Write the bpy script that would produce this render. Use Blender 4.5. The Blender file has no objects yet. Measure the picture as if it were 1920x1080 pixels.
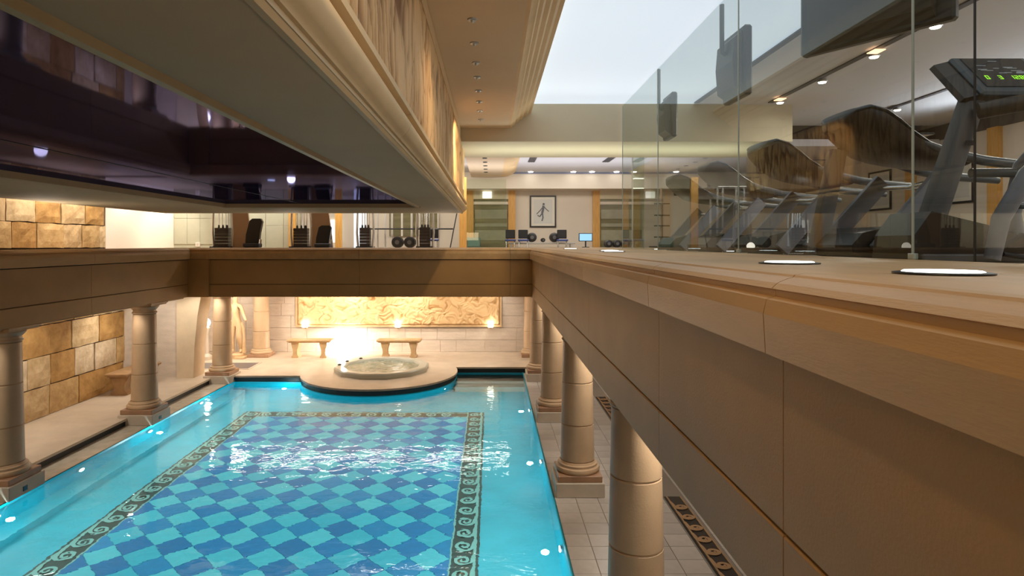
import bpy, bmesh, math, random
from mathutils import Vector, Matrix, noise
random.seed(7)
S = bpy.context.scene
PI = math.pi
WL = -.17
CZ = 3.4                                   # eye height above the lower deck

# ------------------------------------------------------------------ camera
cam = bpy.data.cameras.new('camera'); camo = bpy.data.objects.new('camera', cam)
S.collection.objects.link(camo)
camo.location = (0, 0, CZ); camo.rotation_euler = (PI/2, 0, 0)
cam.sensor_width = 36; cam.lens = 36*1150/1920
cam.shift_x = 39/1920; cam.shift_y = -83/1920
cam.clip_start = 0.02
S.camera = camo

# ------------------------------------------------------------------ world, exposure
w = bpy.data.worlds.new('world'); S.world = w; w.use_nodes = True
w.node_tree.nodes['Background'].inputs[0].default_value = (1, .85, .68, 1)
w.node_tree.nodes['Background'].inputs[1].default_value = 0.02
S.view_settings.view_transform = 'Standard'; S.view_settings.look = 'None'
S.view_settings.gamma = 1; S.view_settings.use_curve_mapping = False
S.view_settings.exposure = 0.0
S.cycles.caustics_refractive = False; S.cycles.caustics_reflective = False
S.cycles.sample_clamp_indirect = 4; S.cycles.max_bounces = 10; S.cycles.transparent_max_bounces = 16
S.cycles.use_denoising = True

WARM = (1, .72, .42); SOFT = (1, .90, .77); COOL = (.78, .9, 1); NEUT = (1, .93, .82)

def lobj(name, d, loc, tgt=None):
    o = bpy.data.objects.new(name, d); S.collection.objects.link(o); o.location = loc
    if tgt is not None:
        o.rotation_euler = (Vector(tgt)-Vector(loc)).to_track_quat('-Z', 'Y').to_euler()
    return o
def area(loc, tgt, sx, sy, e, col):
    d = bpy.data.lights.new('area_light', 'AREA'); d.shape = 'RECTANGLE'; d.size = sx; d.size_y = sy
    d.energy = e; d.color = col; return lobj('area_light', d, loc, tgt)
def spot(loc, tgt, e, col, ang=70, blend=.6, r=.04):
    d = bpy.data.lights.new('spot_light', 'SPOT'); d.energy = e; d.color = col
    d.spot_size = math.radians(ang); d.spot_blend = blend; d.shadow_soft_size = r
    return lobj('spot_light', d, loc, tgt)
def point(loc, e, col, r=.05):
    d = bpy.data.lights.new('point_light', 'POINT'); d.energy = e; d.color = col; d.shadow_soft_size = r
    return lobj('point_light', d, loc)

# atrium downlights: strip ceiling beside the carved panel
for y in (1.5, 5.5, 9.5):
    spot((.0, y, CZ+2.12), (-.4, y, 0), 60, WARM, 120, 1, .08)
# gym ceiling lights, plus added unseen fill panels
for y in (2, 6, 10):
    area((6.2, y, CZ+2.4), (6.2, y, 0), 2.5, .3, 75, NEUT)
    area((8.6, y, CZ+1.9), (7.0, y, CZ+3), 3.5, .2, 40, (.9, .93, 1))  # added cool panel facing up to brighten the gym ceiling
area((2.4, 12.45, CZ+1.1), (2.4, 12.45, CZ+3), 6.0, .8, 42, (.92, 1, .88))  # added unseen panel facing up, brightens the header underside
area((1.5, 15.8, CZ+1.0), (1.5, 15.8, CZ+3), 7.0, 1.5, 55, (.95, .95, 1))  # unseen panel facing up at the far hall ceiling
area((0, 16.4, CZ+2.05), (0, 17.0, CZ), 7.0, .5, 130, NEUT)
area((-5.5, 16.2, CZ+2.05), (-5.5, 17.5, CZ), 5.0, .5, 110, NEUT)
for y in (11.6, 12.9, 14.6, 16.2):
    spot((-7.95, y, CZ+1.75), (-8.8, y+.1, CZ+.3), 190, SOFT, 95, .9)
spot((.1, 8.8, CZ+1.95), (-2.6, 13.5, CZ-1.2), 170, WARM, 62, .3, .05)
area((-2.5, -2.0, CZ+.45), (-2.5, 6, CZ-1.0), 3.5, .5, 40, WARM)  # added warm ambient fill behind the camera, no fitting
# lower storey: column lights
for y in (5.3, 8.9, 12.5, 16.1):
    spot((1.72, y-.42, 2.26), (1.22, y, 1.2), 60, SOFT, 75, .8)
for y in (8.75, 12.3, 15.85):
    spot((-7.1, y-.62, 2.2), (-6.98, y, 1.3), 40, SOFT, 75, .8)
# lower storey: added fill over the left walkway, no fittings there
for y in (3.5, 7.2, 10.4, 13.7): area((-7.75, y, 2.27), (-7.6, y, 0), .5, .5, 26, NEUT)
for x, y in ((-8.3, 14.6), (-7.4, 14.9)): spot((x, y, 2.2), (x, 15.7, 1.0), 28, SOFT, 110, .9)
# lower storey: wash on the stone wall
for y in (7.0, 9.2, 11.4, 13.4):
    spot((-7.9, y, 2.26), (-8.8, y+.3, .7), 45, SOFT, 100, .9)
# lower storey: general light under the gallery
for x, y, e in ((2.2, 3.5, 9), (2.2, 7.5, 9), (2.2, 11, 9), (2.2, 15, 9)):
    area((x, y, 2.27), (x, y, 0), .4, .4, e*1.6, NEUT)
# added pool fill: one unseen panel just below the surface
area((-2.9, 6.5, WL+-.06), (-2.9, 6.5, -2), 7.2, 18.5, 330, (.85, 1, 1))
# uplights in the parapet ledges
for x, y in ((1.36, 1.85), (1.36, 2.8), (1.36, 6.8), (1.36, 10.5), (-7.05, 2), (-7.05, 5), (-7.05, 9.6)):
    spot((x, y, CZ-.06), (x+(-1.2 if x > 0 else .9), y, CZ+2), (20 if x > 0 else 36), SOFT, 150, 1, .09)
for x in (-4.5, -1): spot((x, 13.8, CZ-.06), (x, 12.8, CZ+2), 22, SOFT, 150, 1, .09)
# back wall wash and the floor uplight between the benches
for x, e in ((-5.6, 70), (-4.4, 150), (-3.1, 70), (-2.3, 95), (-.9, 36), (.1, 32), (-7.2, 90), (1.0, 50)):
    spot((x, 18.35, 2.26), (x, 19.15, 1.3), e, SOFT, 95, .9)
point((-4.55, 18.95, .22), 110, SOFT, .06)
area((-3.0, 17.2, 2.27), (-3.0, 17.4, 0), 7, .5, 150, SOFT)
area((-7.6, 17.4, 2.27), (-7.6, 17.6, 0), 1.5, 1.0, 110, SOFT)

# ------------------------------------------------------------------ materials
def nd(nt, t, **kw):
    n = nt.nodes.new(t)
    for k, v in kw.items(): setattr(n, k, v)
    return n
def mat(name, col, rough=.6, metal=0, var=0.0, scale=4, bump=0, bscale=40, col2=None, spec=.5,
        emit=None, es=0, coat=0, stretch=None):
    m = bpy.data.materials.new(name); m.use_nodes = True; nt = m.node_tree
    b = nt.nodes['Principled BSDF']
    b.inputs['Base Color'].default_value = (*col, 1); b.inputs['Roughness'].default_value = rough
    b.inputs['Metallic'].default_value = metal; b.inputs['Specular IOR Level'].default_value = spec
    if coat: b.inputs['Coat Weight'].default_value = coat; b.inputs['Coat Roughness'].default_value = .05
    if emit:
        b.inputs['Emission Color'].default_value = (*emit, 1); b.inputs['Emission Strength'].default_value = es
    tc = nd(nt, 'ShaderNodeTexCoord'); mp = nd(nt, 'ShaderNodeMapping')
    nt.links.new(tc.outputs['Object'], mp.inputs[0])
    if stretch: mp.inputs['Scale'].default_value = stretch
    if var or col2:
        n = nd(nt, 'ShaderNodeTexNoise'); n.inputs['Scale'].default_value = scale
        n.inputs['Detail'].default_value = 5; n.inputs['Roughness'].default_value = .6
        nt.links.new(mp.outputs[0], n.inputs['Vector'])
        r = nd(nt, 'ShaderNodeValToRGB')
        c2 = col2 or tuple(max(0, c*(1-var)) for c in col)
        r.color_ramp.elements[0].position = .3; r.color_ramp.elements[0].color = (*c2, 1)
        r.color_ramp.elements[1].position = .7
        r.color_ramp.elements[1].color = (*[min(1, c*(1+var*.4)) for c in col], 1)
        nt.links.new(n.outputs['Fac'], r.inputs[0]); nt.links.new(r.outputs[0], b.inputs['Base Color'])
    if bump:
        n2 = nd(nt, 'ShaderNodeTexNoise'); n2.inputs['Scale'].default_value = bscale; n2.inputs['Detail'].default_value = 6
        nt.links.new(mp.outputs[0], n2.inputs['Vector'])
        bp = nd(nt, 'ShaderNodeBump'); bp.inputs['Strength'].default_value = bump; bp.inputs['Distance'].default_value = .02
        nt.links.new(n2.outputs['Fac'], bp.inputs['Height']); nt.links.new(bp.outputs[0], b.inputs['Normal'])
    return m

M = {}
M['beam'] = mat('honey_sandstone', (.50, .29, .11), .55, var=.14, scale=1.2, bump=.12, bscale=90)
M['coping'] = mat('coping_sandstone', (.62, .40, .19), .42, var=.2, scale=1.5, bump=.1, bscale=60, stretch=(3, .5, 3))
M['grout'] = mat('dark_joint', (.16, .09, .04), .9)
M['column'] = mat('column_sandstone', (.60, .42, .26), .42, var=.15, scale=2, bump=.08, bscale=60)
M['plinth'] = mat('brown_plinth_stone', (.42, .24, .14), .4, var=.25, scale=4, bump=.1)
M['slab'] = mat('pale_slab_stone', (.62, .54, .44), .45, var=.1, scale=3)
M['deck'] = mat('pale_deck_stone', (.66, .55, .43), .35, var=.14, scale=2.5, bump=.05)
M['lowdeck'] = mat('grey_floor_tile', (.55, .50, .46), .3, var=.18, scale=2.2)
M['lowdeck2'] = mat('grey_floor_tile_b', (.60, .55, .50), .3, var=.18, scale=2.8)
M['tilegrout'] = mat('floor_grout', (.28, .24, .20), .8)
M['apron'] = mat('apron_stone', (.62, .56, .46), .25, var=.2, scale=5)
M['slot'] = mat('overflow_slot', (.008, .009, .01), .5)
M['trav'] = mat('travertine', (.72, .62, .52), .6, var=.14, scale=2.2, bump=.25, bscale=18, stretch=(1, 1, 4))
M['pier'] = mat('travertine_pier', (.74, .60, .42), .6, var=.12, scale=2.2, bump=.2, bscale=18)
for i, c in enumerate([(.60, .40, .18), (.70, .52, .30), (.52, .30, .10), (.76, .62, .44), (.64, .46, .25)]):
    M['rock%d' % i] = mat('rock_face_%d' % i, c, .75, col2=tuple(v*f for v, f in zip(c, (.62, .55, .45))), scale=4.5, bump=.6, bscale=14)
M['rockjoint'] = mat('rock_joint', (.05, .03, .015), .95)
M['plaster'] = mat('cream_plaster', (.80, .70, .60), .8, var=.04, scale=1)
M['cream'] = mat('cream_ceiling', (.78, .64, .46), .75, var=.05, scale=1)
M['crown'] = mat('crown_plaster', (.80, .59, .33), .6, var=.1, scale=2)
M['soffit'] = mat('olive_grey_soffit', (.70, .54, .33), .7, var=.08, scale=.8)
M['lip'] = mat('ochre_lip', (.50, .34, .15), .5, var=.1)
M['white'] = mat('glowing_white', (.70, .76, .82), .8, emit=(.74, .87, 1), es=.78)  # cove light on the ceiling is put in as even emission
M['gymceil'] = mat('gym_ceiling', (.66, .67, .72), .7)
M['header'] = mat('header_plaster', (.62, .54, .38), .7, var=.06, scale=1)
M['gymwall'] = mat('gym_wall', (.74, .66, .55), .7, var=.04, scale=1)
M['greenwall'] = mat('green_grey_wall', (.52, .52, .40), .5, var=.12, scale=1.5)
M['gymfloor'] = mat('gym_floor', (.40, .30, .20), .35, var=.15, scale=3)
M['frieze'] = mat('dark_frieze', (.10, .09, .085), .6)
M['orange'] = mat('orange_wood', (.70, .38, .10), .45, var=.2, scale=6, stretch=(6, 6, .6))
M['dark'] = mat('black_plastic', (.02, .02, .022), .35)
M['shell'] = mat('brown_black_shell', (.055, .040, .028), .38, var=.3, scale=9, bump=.05)
M['rim'] = mat('blue_grey_rim', (.10, .12, .14), .35)
M['legm'] = mat('grey_leg_paint', (.26, .26, .30), .4)
M['legd'] = mat('dark_leg_paint', (.13, .13, .14), .4)
M['chrome'] = mat('chrome', (.75, .76, .78), .15, metal=1)
M['steel'] = mat('pale_steel', (.62, .60, .56), .3, metal=.6)
M['rubber'] = mat('rubber', (.025, .025, .03), .7)
M['bluepad'] = mat('blue_pad', (.05, .08, .25), .4)
M['brownpanel'] = mat('brown_shroud', (.40, .26, .16), .5)
M['stack'] = mat('weight_stack', (.035, .025, .022), .45)
M['lampw'] = mat('lamp_glow', (1, 1, 1), .5, emit=(1, .9, .75), es=9)
M['spotglow'] = mat('spot_glow', (1, 1, 1), .5, emit=(1, .96, .88), es=14)
M['spotwarm'] = mat('spot_warm_glow', (1, .8, .6), .5, emit=(1, .55, .3), es=3)
M['upglow'] = mat('uplight_glow', (1, 1, 1), .5, emit=(.92, 1, .96), es=5)
M['poolglow'] = mat('pool_light_glow', (1, 1, 1), .5, emit=(.9, 1, 1), es=12)
M['green'] = mat('green_digits', (.3, .8, .05), .5, emit=(.45, .9, .05), es=.9)
M['dim'] = mat('grey_print', (.35, .38, .40), .5, emit=(.5, .55, .6), es=.12)
M['screen'] = mat('console_screen', (.06, .065, .07), .12, spec=.7)
M['bluescreen'] = mat('blue_monitor', (.2, .4, .6), .3, emit=(.3, .6, .9), es=.8)
M['basin'] = mat('basin_turquoise', (.06, .52, .62), .4, var=.12, scale=2)
M['basinwall'] = mat('basin_wall_blue', (.0, .42, .56), .4, var=.12, scale=3)
M['tilelight'] = [mat('aqua_tile_%d' % i, c, .3, var=.08, scale=8) for i, c in enumerate([(.06, .56, .66), (.04, .50, .62), (.09, .60, .68)])]
M['tileblue'] = [mat('blue_tile_%d' % i, c, .3, var=.12, scale=8) for i, c in enumerate([(.0, .22, .50), (.0, .19, .44), (.0, .26, .53)])]
M['meander'] = mat('meander_dark', (.025, .06, .05), .4)
M['meanderl'] = mat('meander_light', (.25, .52, .45), .4)
M['floormeander'] = mat('floor_meander_dark', (.02, .015, .012), .4)
M['tubrim'] = mat('whirlpool_rim', (.50, .50, .42), .3)
M['tubwater'] = mat('foaming_water', (.34, .38, .31), .12, col2=(.13, .17, .13), scale=5, bump=.9, bscale=7)
M['mat'] = mat('grey_basin_stone', (.13, .12, .125), .3)
M['benchstone'] = mat('bench_sandstone', (.62, .42, .22), .5, var=.2, scale=5, bump=.15)
M['benchbrown'] = mat('bench_brown_stone', (.42, .25, .12), .5, var=.25, scale=5, bump=.15)
M['statue'] = mat('statue_limestone', (.66, .46, .26), .6, var=.15, scale=5)
M['frame'] = mat('black_frame', (.02, .016, .014), .4)
M['paper'] = mat('drawing_paper', (.66, .66, .62), .7)
M['matboard'] = mat('mat_board', (.80, .76, .66), .7)
M['graphite'] = mat('graphite', (.16, .17, .20), .7)
M['slotdark'] = mat('ceiling_slot', (.06, .06, .075), .6)
M['bluetrim'] = mat('blue_grey_trim', (.18, .20, .30), .5)
M['doorglass_dark'] = mat('smoky_door_glass', (.24, .22, .12), .1, var=.4, scale=2, stretch=(.4, 1, 3), spec=.6)
M['doorpane'] = mat('olive_door_pane', (.36, .35, .24), .2, var=.2, scale=2)
M['marker'] = mat('dark_blue_marker_tile', (.01, .02, .06), .25)
M['teal'] = mat('teal_cabinet', (.18, .30, .26), .5)
M['windowglow'] = mat('lit_window', (1, 1, 1), .5, emit=(1, .98, .9), es=1.5)
M['socket'] = mat('socket_white', (.8, .74, .66), .4)
M['darkceil'] = mat('dark_blue_stretch_ceiling', (.014, .014, .055), .5)
def gloss_over(m, col, rough):
    nt = m.node_tree; b = nt.nodes['Principled BSDF']; b.inputs['Specular IOR Level'].default_value = 0
    g = nd(nt, 'ShaderNodeBsdfGlossy'); g.inputs[0].default_value = (*col, 1); g.inputs['Roughness'].default_value = rough
    a = nd(nt, 'ShaderNodeAddShader'); o = [n for n in nt.nodes if n.type == 'OUTPUT_MATERIAL'][0]
    nt.links.new(b.outputs[0], a.inputs[0]); nt.links.new(g.outputs[0], a.inputs[1]); nt.links.new(a.outputs[0], o.inputs[0])
gloss_over(M['darkceil'], (.12, .125, .26), .035)
M['brass'] = mat('sprinkler_metal', (.45, .42, .38), .3, metal=.8)

# relief stone: recesses keep a dark patina (stored with the carving as an attribute)
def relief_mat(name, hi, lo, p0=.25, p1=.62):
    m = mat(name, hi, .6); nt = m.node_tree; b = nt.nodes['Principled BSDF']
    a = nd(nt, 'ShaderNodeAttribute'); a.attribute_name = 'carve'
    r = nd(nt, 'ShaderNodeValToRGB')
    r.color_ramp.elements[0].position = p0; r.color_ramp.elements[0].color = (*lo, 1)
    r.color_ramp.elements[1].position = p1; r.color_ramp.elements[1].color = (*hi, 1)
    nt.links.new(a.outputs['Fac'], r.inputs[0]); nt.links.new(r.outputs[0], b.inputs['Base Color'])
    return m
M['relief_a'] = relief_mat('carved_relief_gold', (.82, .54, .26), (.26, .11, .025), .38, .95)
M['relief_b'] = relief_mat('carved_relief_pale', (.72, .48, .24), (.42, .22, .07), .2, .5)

# thin glass: clear with a mirror sheen
def glass_mat(name, tint, refl):
    m = bpy.data.materials.new(name); m.use_nodes = True; nt = m.node_tree; nt.nodes.clear()
    o = nd(nt, 'ShaderNodeOutputMaterial'); mx = nd(nt, 'ShaderNodeMixShader')
    t = nd(nt, 'ShaderNodeBsdfTransparent'); t.inputs[0].default_value = (*tint, 1)
    g = nd(nt, 'ShaderNodeBsdfGlossy'); g.inputs['Roughness'].default_value = .0
    g.inputs[0].default_value = (.9, .95, .92, 1)
    lw = nd(nt, 'ShaderNodeLayerWeight'); lw.inputs[0].default_value = .5
    pw = nd(nt, 'ShaderNodeMath', operation='POWER'); pw.inputs[1].default_value = 4.6
    ma = nd(nt, 'ShaderNodeMath', operation='MULTIPLY_ADD'); ma.inputs[1].default_value = refl; ma.inputs[2].default_value = .05
    nt.links.new(lw.outputs['Facing'], pw.inputs[0]); nt.links.new(pw.outputs[0], ma.inputs[0])
    nt.links.new(ma.outputs[0], mx.inputs[0]); nt.links.new(t.outputs[0], mx.inputs[1])
    nt.links.new(g.outputs[0], mx.inputs[2]); nt.links.new(mx.outputs[0], o.inputs[0])
    return m
M['glass'] = glass_mat('tinted_glass', (.66, .70, .68), .75)
M['glass2'] = glass_mat('door_glass', (.80, .86, .78), .7)
M['glassedge'] = mat('glass_edge', (.45, .50, .44), .2)
M['glassedged'] = mat('dark_glass_seal', (.02, .02, .02), .4)

def water_mat():
    m = bpy.data.materials.new('pool_water'); m.use_nodes = True; nt = m.node_tree
    nt.nodes.clear()
    o = nd(nt, 'ShaderNodeOutputMaterial'); g = nd(nt, 'ShaderNodeBsdfGlass'); g.inputs['IOR'].default_value = 1.33
    g.inputs['Roughness'].default_value = 0; g.inputs[0].default_value = (.93, 1, 1, 1)
    tc = nd(nt, 'ShaderNodeTexCoord'); mp = nd(nt, 'ShaderNodeMapping'); mp.inputs['Scale'].default_value = (1, 1.5, 1)
    n = nd(nt, 'ShaderNodeTexNoise'); n.inputs['Scale'].default_value = 2.3; n.inputs['Detail'].default_value = 3
    n.inputs['Distortion'].default_value = .4
    bp = nd(nt, 'ShaderNodeBump'); bp.inputs['Strength'].default_value = .10; bp.inputs['Distance'].default_value = .1
    nt.links.new(tc.outputs['Object'], mp.inputs[0]); nt.links.new(mp.outputs[0], n.inputs['Vector'])
    nt.links.new(n.outputs['Fac'], bp.inputs['Height']); nt.links.new(bp.outputs[0], g.inputs['Normal'])
    nt.links.new(g.outputs[0], o.inputs[0])
    return m
M['water'] = water_mat()

# ------------------------------------------------------------------ helpers
class MB:
    def __init__(s): s.v = []; s.f = []
    def add(s, vs, fs):
        n = len(s.v); s.v += [tuple(v) for v in vs]; s.f += [tuple(i+n for i in f) for f in fs]; return s
    def box(s, x0, x1, y0, y1, z0, z1, c=0):
        if c <= 0:
            return s.add([(x0,y0,z0),(x1,y0,z0),(x1,y1,z0),(x0,y1,z0),(x0,y0,z1),(x1,y0,z1),(x1,y1,z1),(x0,y1,z1)],
                  [(0,3,2,1),(4,5,6,7),(0,1,5,4),(1,2,6,5),(2,3,7,6),(3,0,4,7)])
        bm = bmesh.new(); bmesh.ops.create_cube(bm, size=1)
        for v in bm.verts:
            v.co = Vector(((x0+x1)/2+v.co.x*(x1-x0), (y0+y1)/2+v.co.y*(y1-y0), (z0+z1)/2+v.co.z*(z1-z0)))
        bmesh.ops.bevel(bm, geom=bm.edges[:], offset=c, segments=1, affect='EDGES')
        bm.verts.index_update()
        s.add([v.co for v in bm.verts], [[v.index for v in f.verts] for f in bm.faces]); bm.free(); return s
    def prism(s, pts, axis, a, b):
        # pts: 2D outline; extruded along axis from a to b
        def P(u, v, w):
            return {'x': (w, u, v), 'y': (u, w, v), 'z': (u, v, w)}[axis]
        n = len(pts)
        vs = [P(*p, a) for p in pts]+[P(*p, b) for p in pts]
        fs = [(i, (i+1) % n, n+(i+1) % n, n+i) for i in range(n)]+[tuple(range(n))[::-1], tuple(range(n, 2*n))]
        return s.add(vs, fs)
    def lathe(s, prof, cx=0, cy=0, n=32, z0=0):
        vs = []; fs = []
        for r, z in prof:
            for i in range(n):
                a = 2*PI*i/n; vs.append((cx+r*math.cos(a), cy+r*math.sin(a), z0+z))
        m = len(prof)
        for j in range(m-1):
            for i in range(n):
                k = (i+1) % n; fs.append((j*n+i, j*n+k, (j+1)*n+k, (j+1)*n+i))
        fs.append(tuple(range(n))[::-1]); fs.append(tuple((m-1)*n+i for i in range(n)))
        return s.add(vs, fs)
    def tube(s, pts, r, n=10, flat=1.0):
        pts = [Vector(p) for p in pts]; rs = r if isinstance(r, (list, tuple)) else [r]*len(pts)
        vs = []; fs = []; up = Vector((0, 0, 1))
        prev = None
        for i, p in enumerate(pts):
            d = (pts[min(i+1, len(pts)-1)]-pts[max(i-1, 0)]).normalized()
            if prev is None:
                ref = up if abs(d.z) < .95 else Vector((0, 1, 0))
                a = d.cross(ref).normalized()
            else:
                a = (prev-d*prev.dot(d)).normalized()
            prev = a; b = d.cross(a).normalized()
            for k in range(n):
                t = 2*PI*k/n; vs.append(p+a*math.cos(t)*rs[i]*flat+b*math.sin(t)*rs[i])
        for i in range(len(pts)-1):
            for k in range(n):
                j = (k+1) % n; fs.append((i*n+k, i*n+j, (i+1)*n+j, (i+1)*n+k))
        fs.append(tuple(range(n))[::-1]); fs.append(tuple((len(pts)-1)*n+k for k in range(n)))
        return s.add(vs, fs)
    def build(s, name, m, parent=None, smooth=False, kind=None, loc=None):
        me = bpy.data.meshes.new(name); me.from_pydata(s.v, [], s.f); me.validate()
        bm = bmesh.new(); bm.from_mesh(me); bmesh.ops.recalc_face_normals(bm, faces=bm.faces); bm.to_mesh(me); bm.free()
        me.materials.append(m)
        if smooth:
            me.polygons.foreach_set('use_smooth', [True]*len(me.polygons))
            try: me.set_sharp_from_angle(angle=math.radians(38))
            except Exception: pass
        o = bpy.data.objects.new(name, me); S.collection.objects.link(o)
        if parent: o.parent = parent
        if loc: o.location = loc
        if kind: o['kind'] = kind
        return o
def empty(name, loc=(0, 0, 0), rz=0):
    o = bpy.data.objects.new(name, None); S.collection.objects.link(o); o.location = loc
    o.rotation_euler = (0, 0, rz); o.empty_display_size = .1; return o
def tag(o, label, cat, group=None):
    o['label'] = label; o['category'] = cat
    if group: o['group'] = group
    return o
def kids(o): return [c for c in bpy.data.objects if c.parent == o]
def copy_tree(o, parent=None):
    c = o.copy(); S.collection.objects.link(c)
    if parent: c.parent = parent
    for k in kids(o): copy_tree(k, c)
    return c
def box(x0, x1, y0, y1, z0, z1, name, m, parent=None, kind=None, c=0):
    return MB().box(x0, x1, y0, y1, z0, z1, c).build(name, m, parent, kind=kind)
ST = 'structure'

# ================================================================== LOWER STOREY
XL, XR = -6.65, .87                 # pool sides
WZ = -.17                           # water level
PB = -1.07                          # pool bottom
DL = -7.1                           # left deck edge
PC = (-2.95, 16.35); PR = 2.05      # round peninsula

def deck_outline(inset=0.0):
    r = PR-inset
    pts = [(-9.7, -3.2), (DL-inset, -3.2), (DL-inset, 15.8+inset)]
    a0 = math.atan2(15.8+inset-PC[1], -math.sqrt(r*r-(15.8+inset-PC[1])**2))
    a1 = math.atan2(16.9+inset-PC[1], math.sqrt(r*r-(16.9+inset-PC[1])**2))
    a0 += 2*PI if a0 < 0 else 0
    a1 += 2*PI
    N = 40
    for i in range(N+1):
        a = a0+(a1-a0)*i/N; pts.append((PC[0]+r*math.cos(a), PC[1]+r*math.sin(a)))
    pts += [(4.2, 16.9+inset), (4.2, 19.4), (-9.7, 19.4)]
    return pts
fl = MB().prism(deck_outline(0), 'z', -.045, 0).build('floor', M['deck'], kind=ST)
MB().prism(deck_outline(.035), 'z', -.16, -.045).build('overflow_slot', M['slot'], fl)
MB().prism(deck_outline(.02), 'z', -1.2, -.16).build('basin_edge', M['basinwall'], fl)
# seams in the deck nosing
low = box(XR, 4.2, -3.2, 16.87, -1.2, -.158, 'floor', M['tilegrout'], kind=ST)
random.seed(3)
tm = {}
for j in range(46):
    y = 3.0+j*.3
    for i in range(5):
        x = XR+.005+i*.305
        key = random.choice(('lowdeck', 'lowdeck2'))
        if key not in tm:
            o = MB().box(0, .298, 0, .293, 0, .008, .002).build('tile', M[key], low); tm[key] = o.data
        else:
            o = bpy.data.objects.new('tile', tm[key]); S.collection.objects.link(o); o.parent = low
        o.location = (x, y, -.158)
mbt = MB()
for j in range(46):
    for i in range(5): mbt.box(2.70+i*.305, 2.70+i*.305+.298, 3+j*.3, 3+j*.3+.293, -.158, -.15)
for j in range(20):
    for i in range(5): mbt.box(XR+.005+i*.305, XR+.303+i*.305, -3+j*.3, -3+j*.3+.293, -.158, -.15)
t = mbt.build('tile_field', M['lowdeck'], low, kind='stuff')
# left apron between the overflow slot and the water
ap = box(-7.2, XL, -3.2, 15.84, -1.2, -.15, 'floor', M['apron'], kind=ST)

# pool basin -------------------------------------------------------------
pb = MB()
pb.add([(XL, -3.2, PB), (XR, -3.2, PB), (XR, 17.0, PB), (XL, 17.0, PB)], [(0, 1, 2, 3)])
basin = pb.build('pool_floor', M['basin'], kind=ST)
ws = MB()
ws.box(XL-.02, XL+.004, -3.2, 16, PB, -.15); ws.box(XR-.004, XR+.02, -3.2, 16.95, PB, -.15); ws.box(XL, XR, -3.25, -3.2, PB, -.15)
ws.build('basin_wall', M['basinwall'], basin)
# underwater steps in the far right corner
box(-.93, XR-.01, 15.75, 16.88, PB, -.62, 'underwater_step', M['slab'], basin)
box(-.93, XR-.01, 16.15, 16.88, PB, -.38, 'underwater_step', M['slab'], basin)
# ledge along the left basin wall
box(XL, XL+.35, -3, 15.7, PB, PB+.22, 'underwater_ledge', M['basin'], basin)

W, D = .5167, .505
FX1 = -.53; FX0 = FX1-9*W; FY1 = 13.56
dm = {}
def diamond(cx, cy, kind, clip):
    hw, hd, g = W/2-.004, D/2-.004, .004
    pts = {'full': [(-hw, 0), (0, -hd), (hw, 0), (0, hd)],
           'l': [(0, -hd), (hw, 0), (0, hd)], 'r': [(-hw, 0), (0, -hd), (0, hd)],
           't': [(-hw, 0), (0, -hd), (hw, 0)]}[clip]
    i = random.randrange(3); key = (kind, clip, i)
    if key not in dm:
        o = MB().prism(pts, 'z', 0, .008).build('tile', M[kind][i], basin); dm[key] = o.data
    else:
        o = bpy.data.objects.new('tile', dm[key]); S.collection.objects.link(o); o.parent = basin
    o.location = (cx, cy, PB)
for r in range(-3, 12):
    y = 7.755+r*D
    for k in range(9): diamond(FX1-W/2-k*W, y, 'tilelight', 'full')
    y2 = y+D/2
    for k in range(10):
        c = 'r' if k == 0 else 'l' if k == 9 else 'full'
        if r == 11:
            if 0 < k < 9: diamond(FX1-k*W, y2, 'tileblue', 't')
        else: diamond(FX1-k*W, y2, 'tileblue', c)
near_l, near_b = MB(), MB()
for r in range(-17, -3):
    y = 7.755+r*D
    for k in range(9):
        cx = FX1-W/2-k*W
        near_l.prism([(cx-.25, y), (cx, y-.245), (cx+.25, y), (cx, y+.245)], 'z', PB, PB+.008)
        if k: near_b.prism([(cx+W/2-.25, y+D/2), (cx+W/2, y+D/2-.245), (cx+W/2+.25, y+D/2), (cx+W/2, y+D/2+.245)], 'z', PB, PB+.008)
near_l.build('tile_field', M['tilelight'][0], basin, kind='stuff'); near_b.build('tile_field', M['tileblue'][0], basin, kind='stuff')

# running-wave mosaic border
BW = .375
def ribbon(pts, ws_):
    vs, fs = [], []
    for i, p in enumerate(pts):
        a = Vector(pts[max(i-1, 0)]); b = Vector(pts[min(i+1, len(pts)-1)])
        d = (b-a).normalized(); n = Vector((-d.y, d.x)); w_ = ws_[i]/2
        vs += [(p[0]+n.x*w_, p[1]+n.y*w_, 0), (p[0]-n.x*w_, p[1]-n.y*w_, 0)]
    for i in range(len(pts)-1): fs.append((2*i, 2*i+1, 2*i+3, 2*i+2))
    return vs, fs
def wave_mesh(name, m, L, Wd, h=.006):
    # unit runs along +y over L; x from 0 (ground side) to Wd (open side)
    pts, wd = [], []
    cx, cy = Wd*.46, L*.5
    N = 30
    for i in range(N+1):
        t = i/N; a = PI*3.15*(1-t)+PI*.0; r = .012+(Wd*.30)*(t**.85)
        pts.append((cx+r*math.cos(a), cy-r*math.sin(a)*.95*L/.33)); wd.append(.03+.022*t)
    # tail sweeping out to the open side and the next unit
    x0, y0 = pts[-1]
    for i in range(1, 8):
        t = i/7; pts.append((x0+(Wd*.86-x0)*t, y0+(cy+L*.5+ .02 - y0)*(1-(1-t)**2)*.9)); wd.append(.052-.02*t)
    vs, fs = ribbon(pts, wd)
    n = len(vs); vs2 = vs+[(x, y, h) for x, y, z in vs]
    return vs2, [tuple(i+n for i in f) for f in fs]
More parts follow.
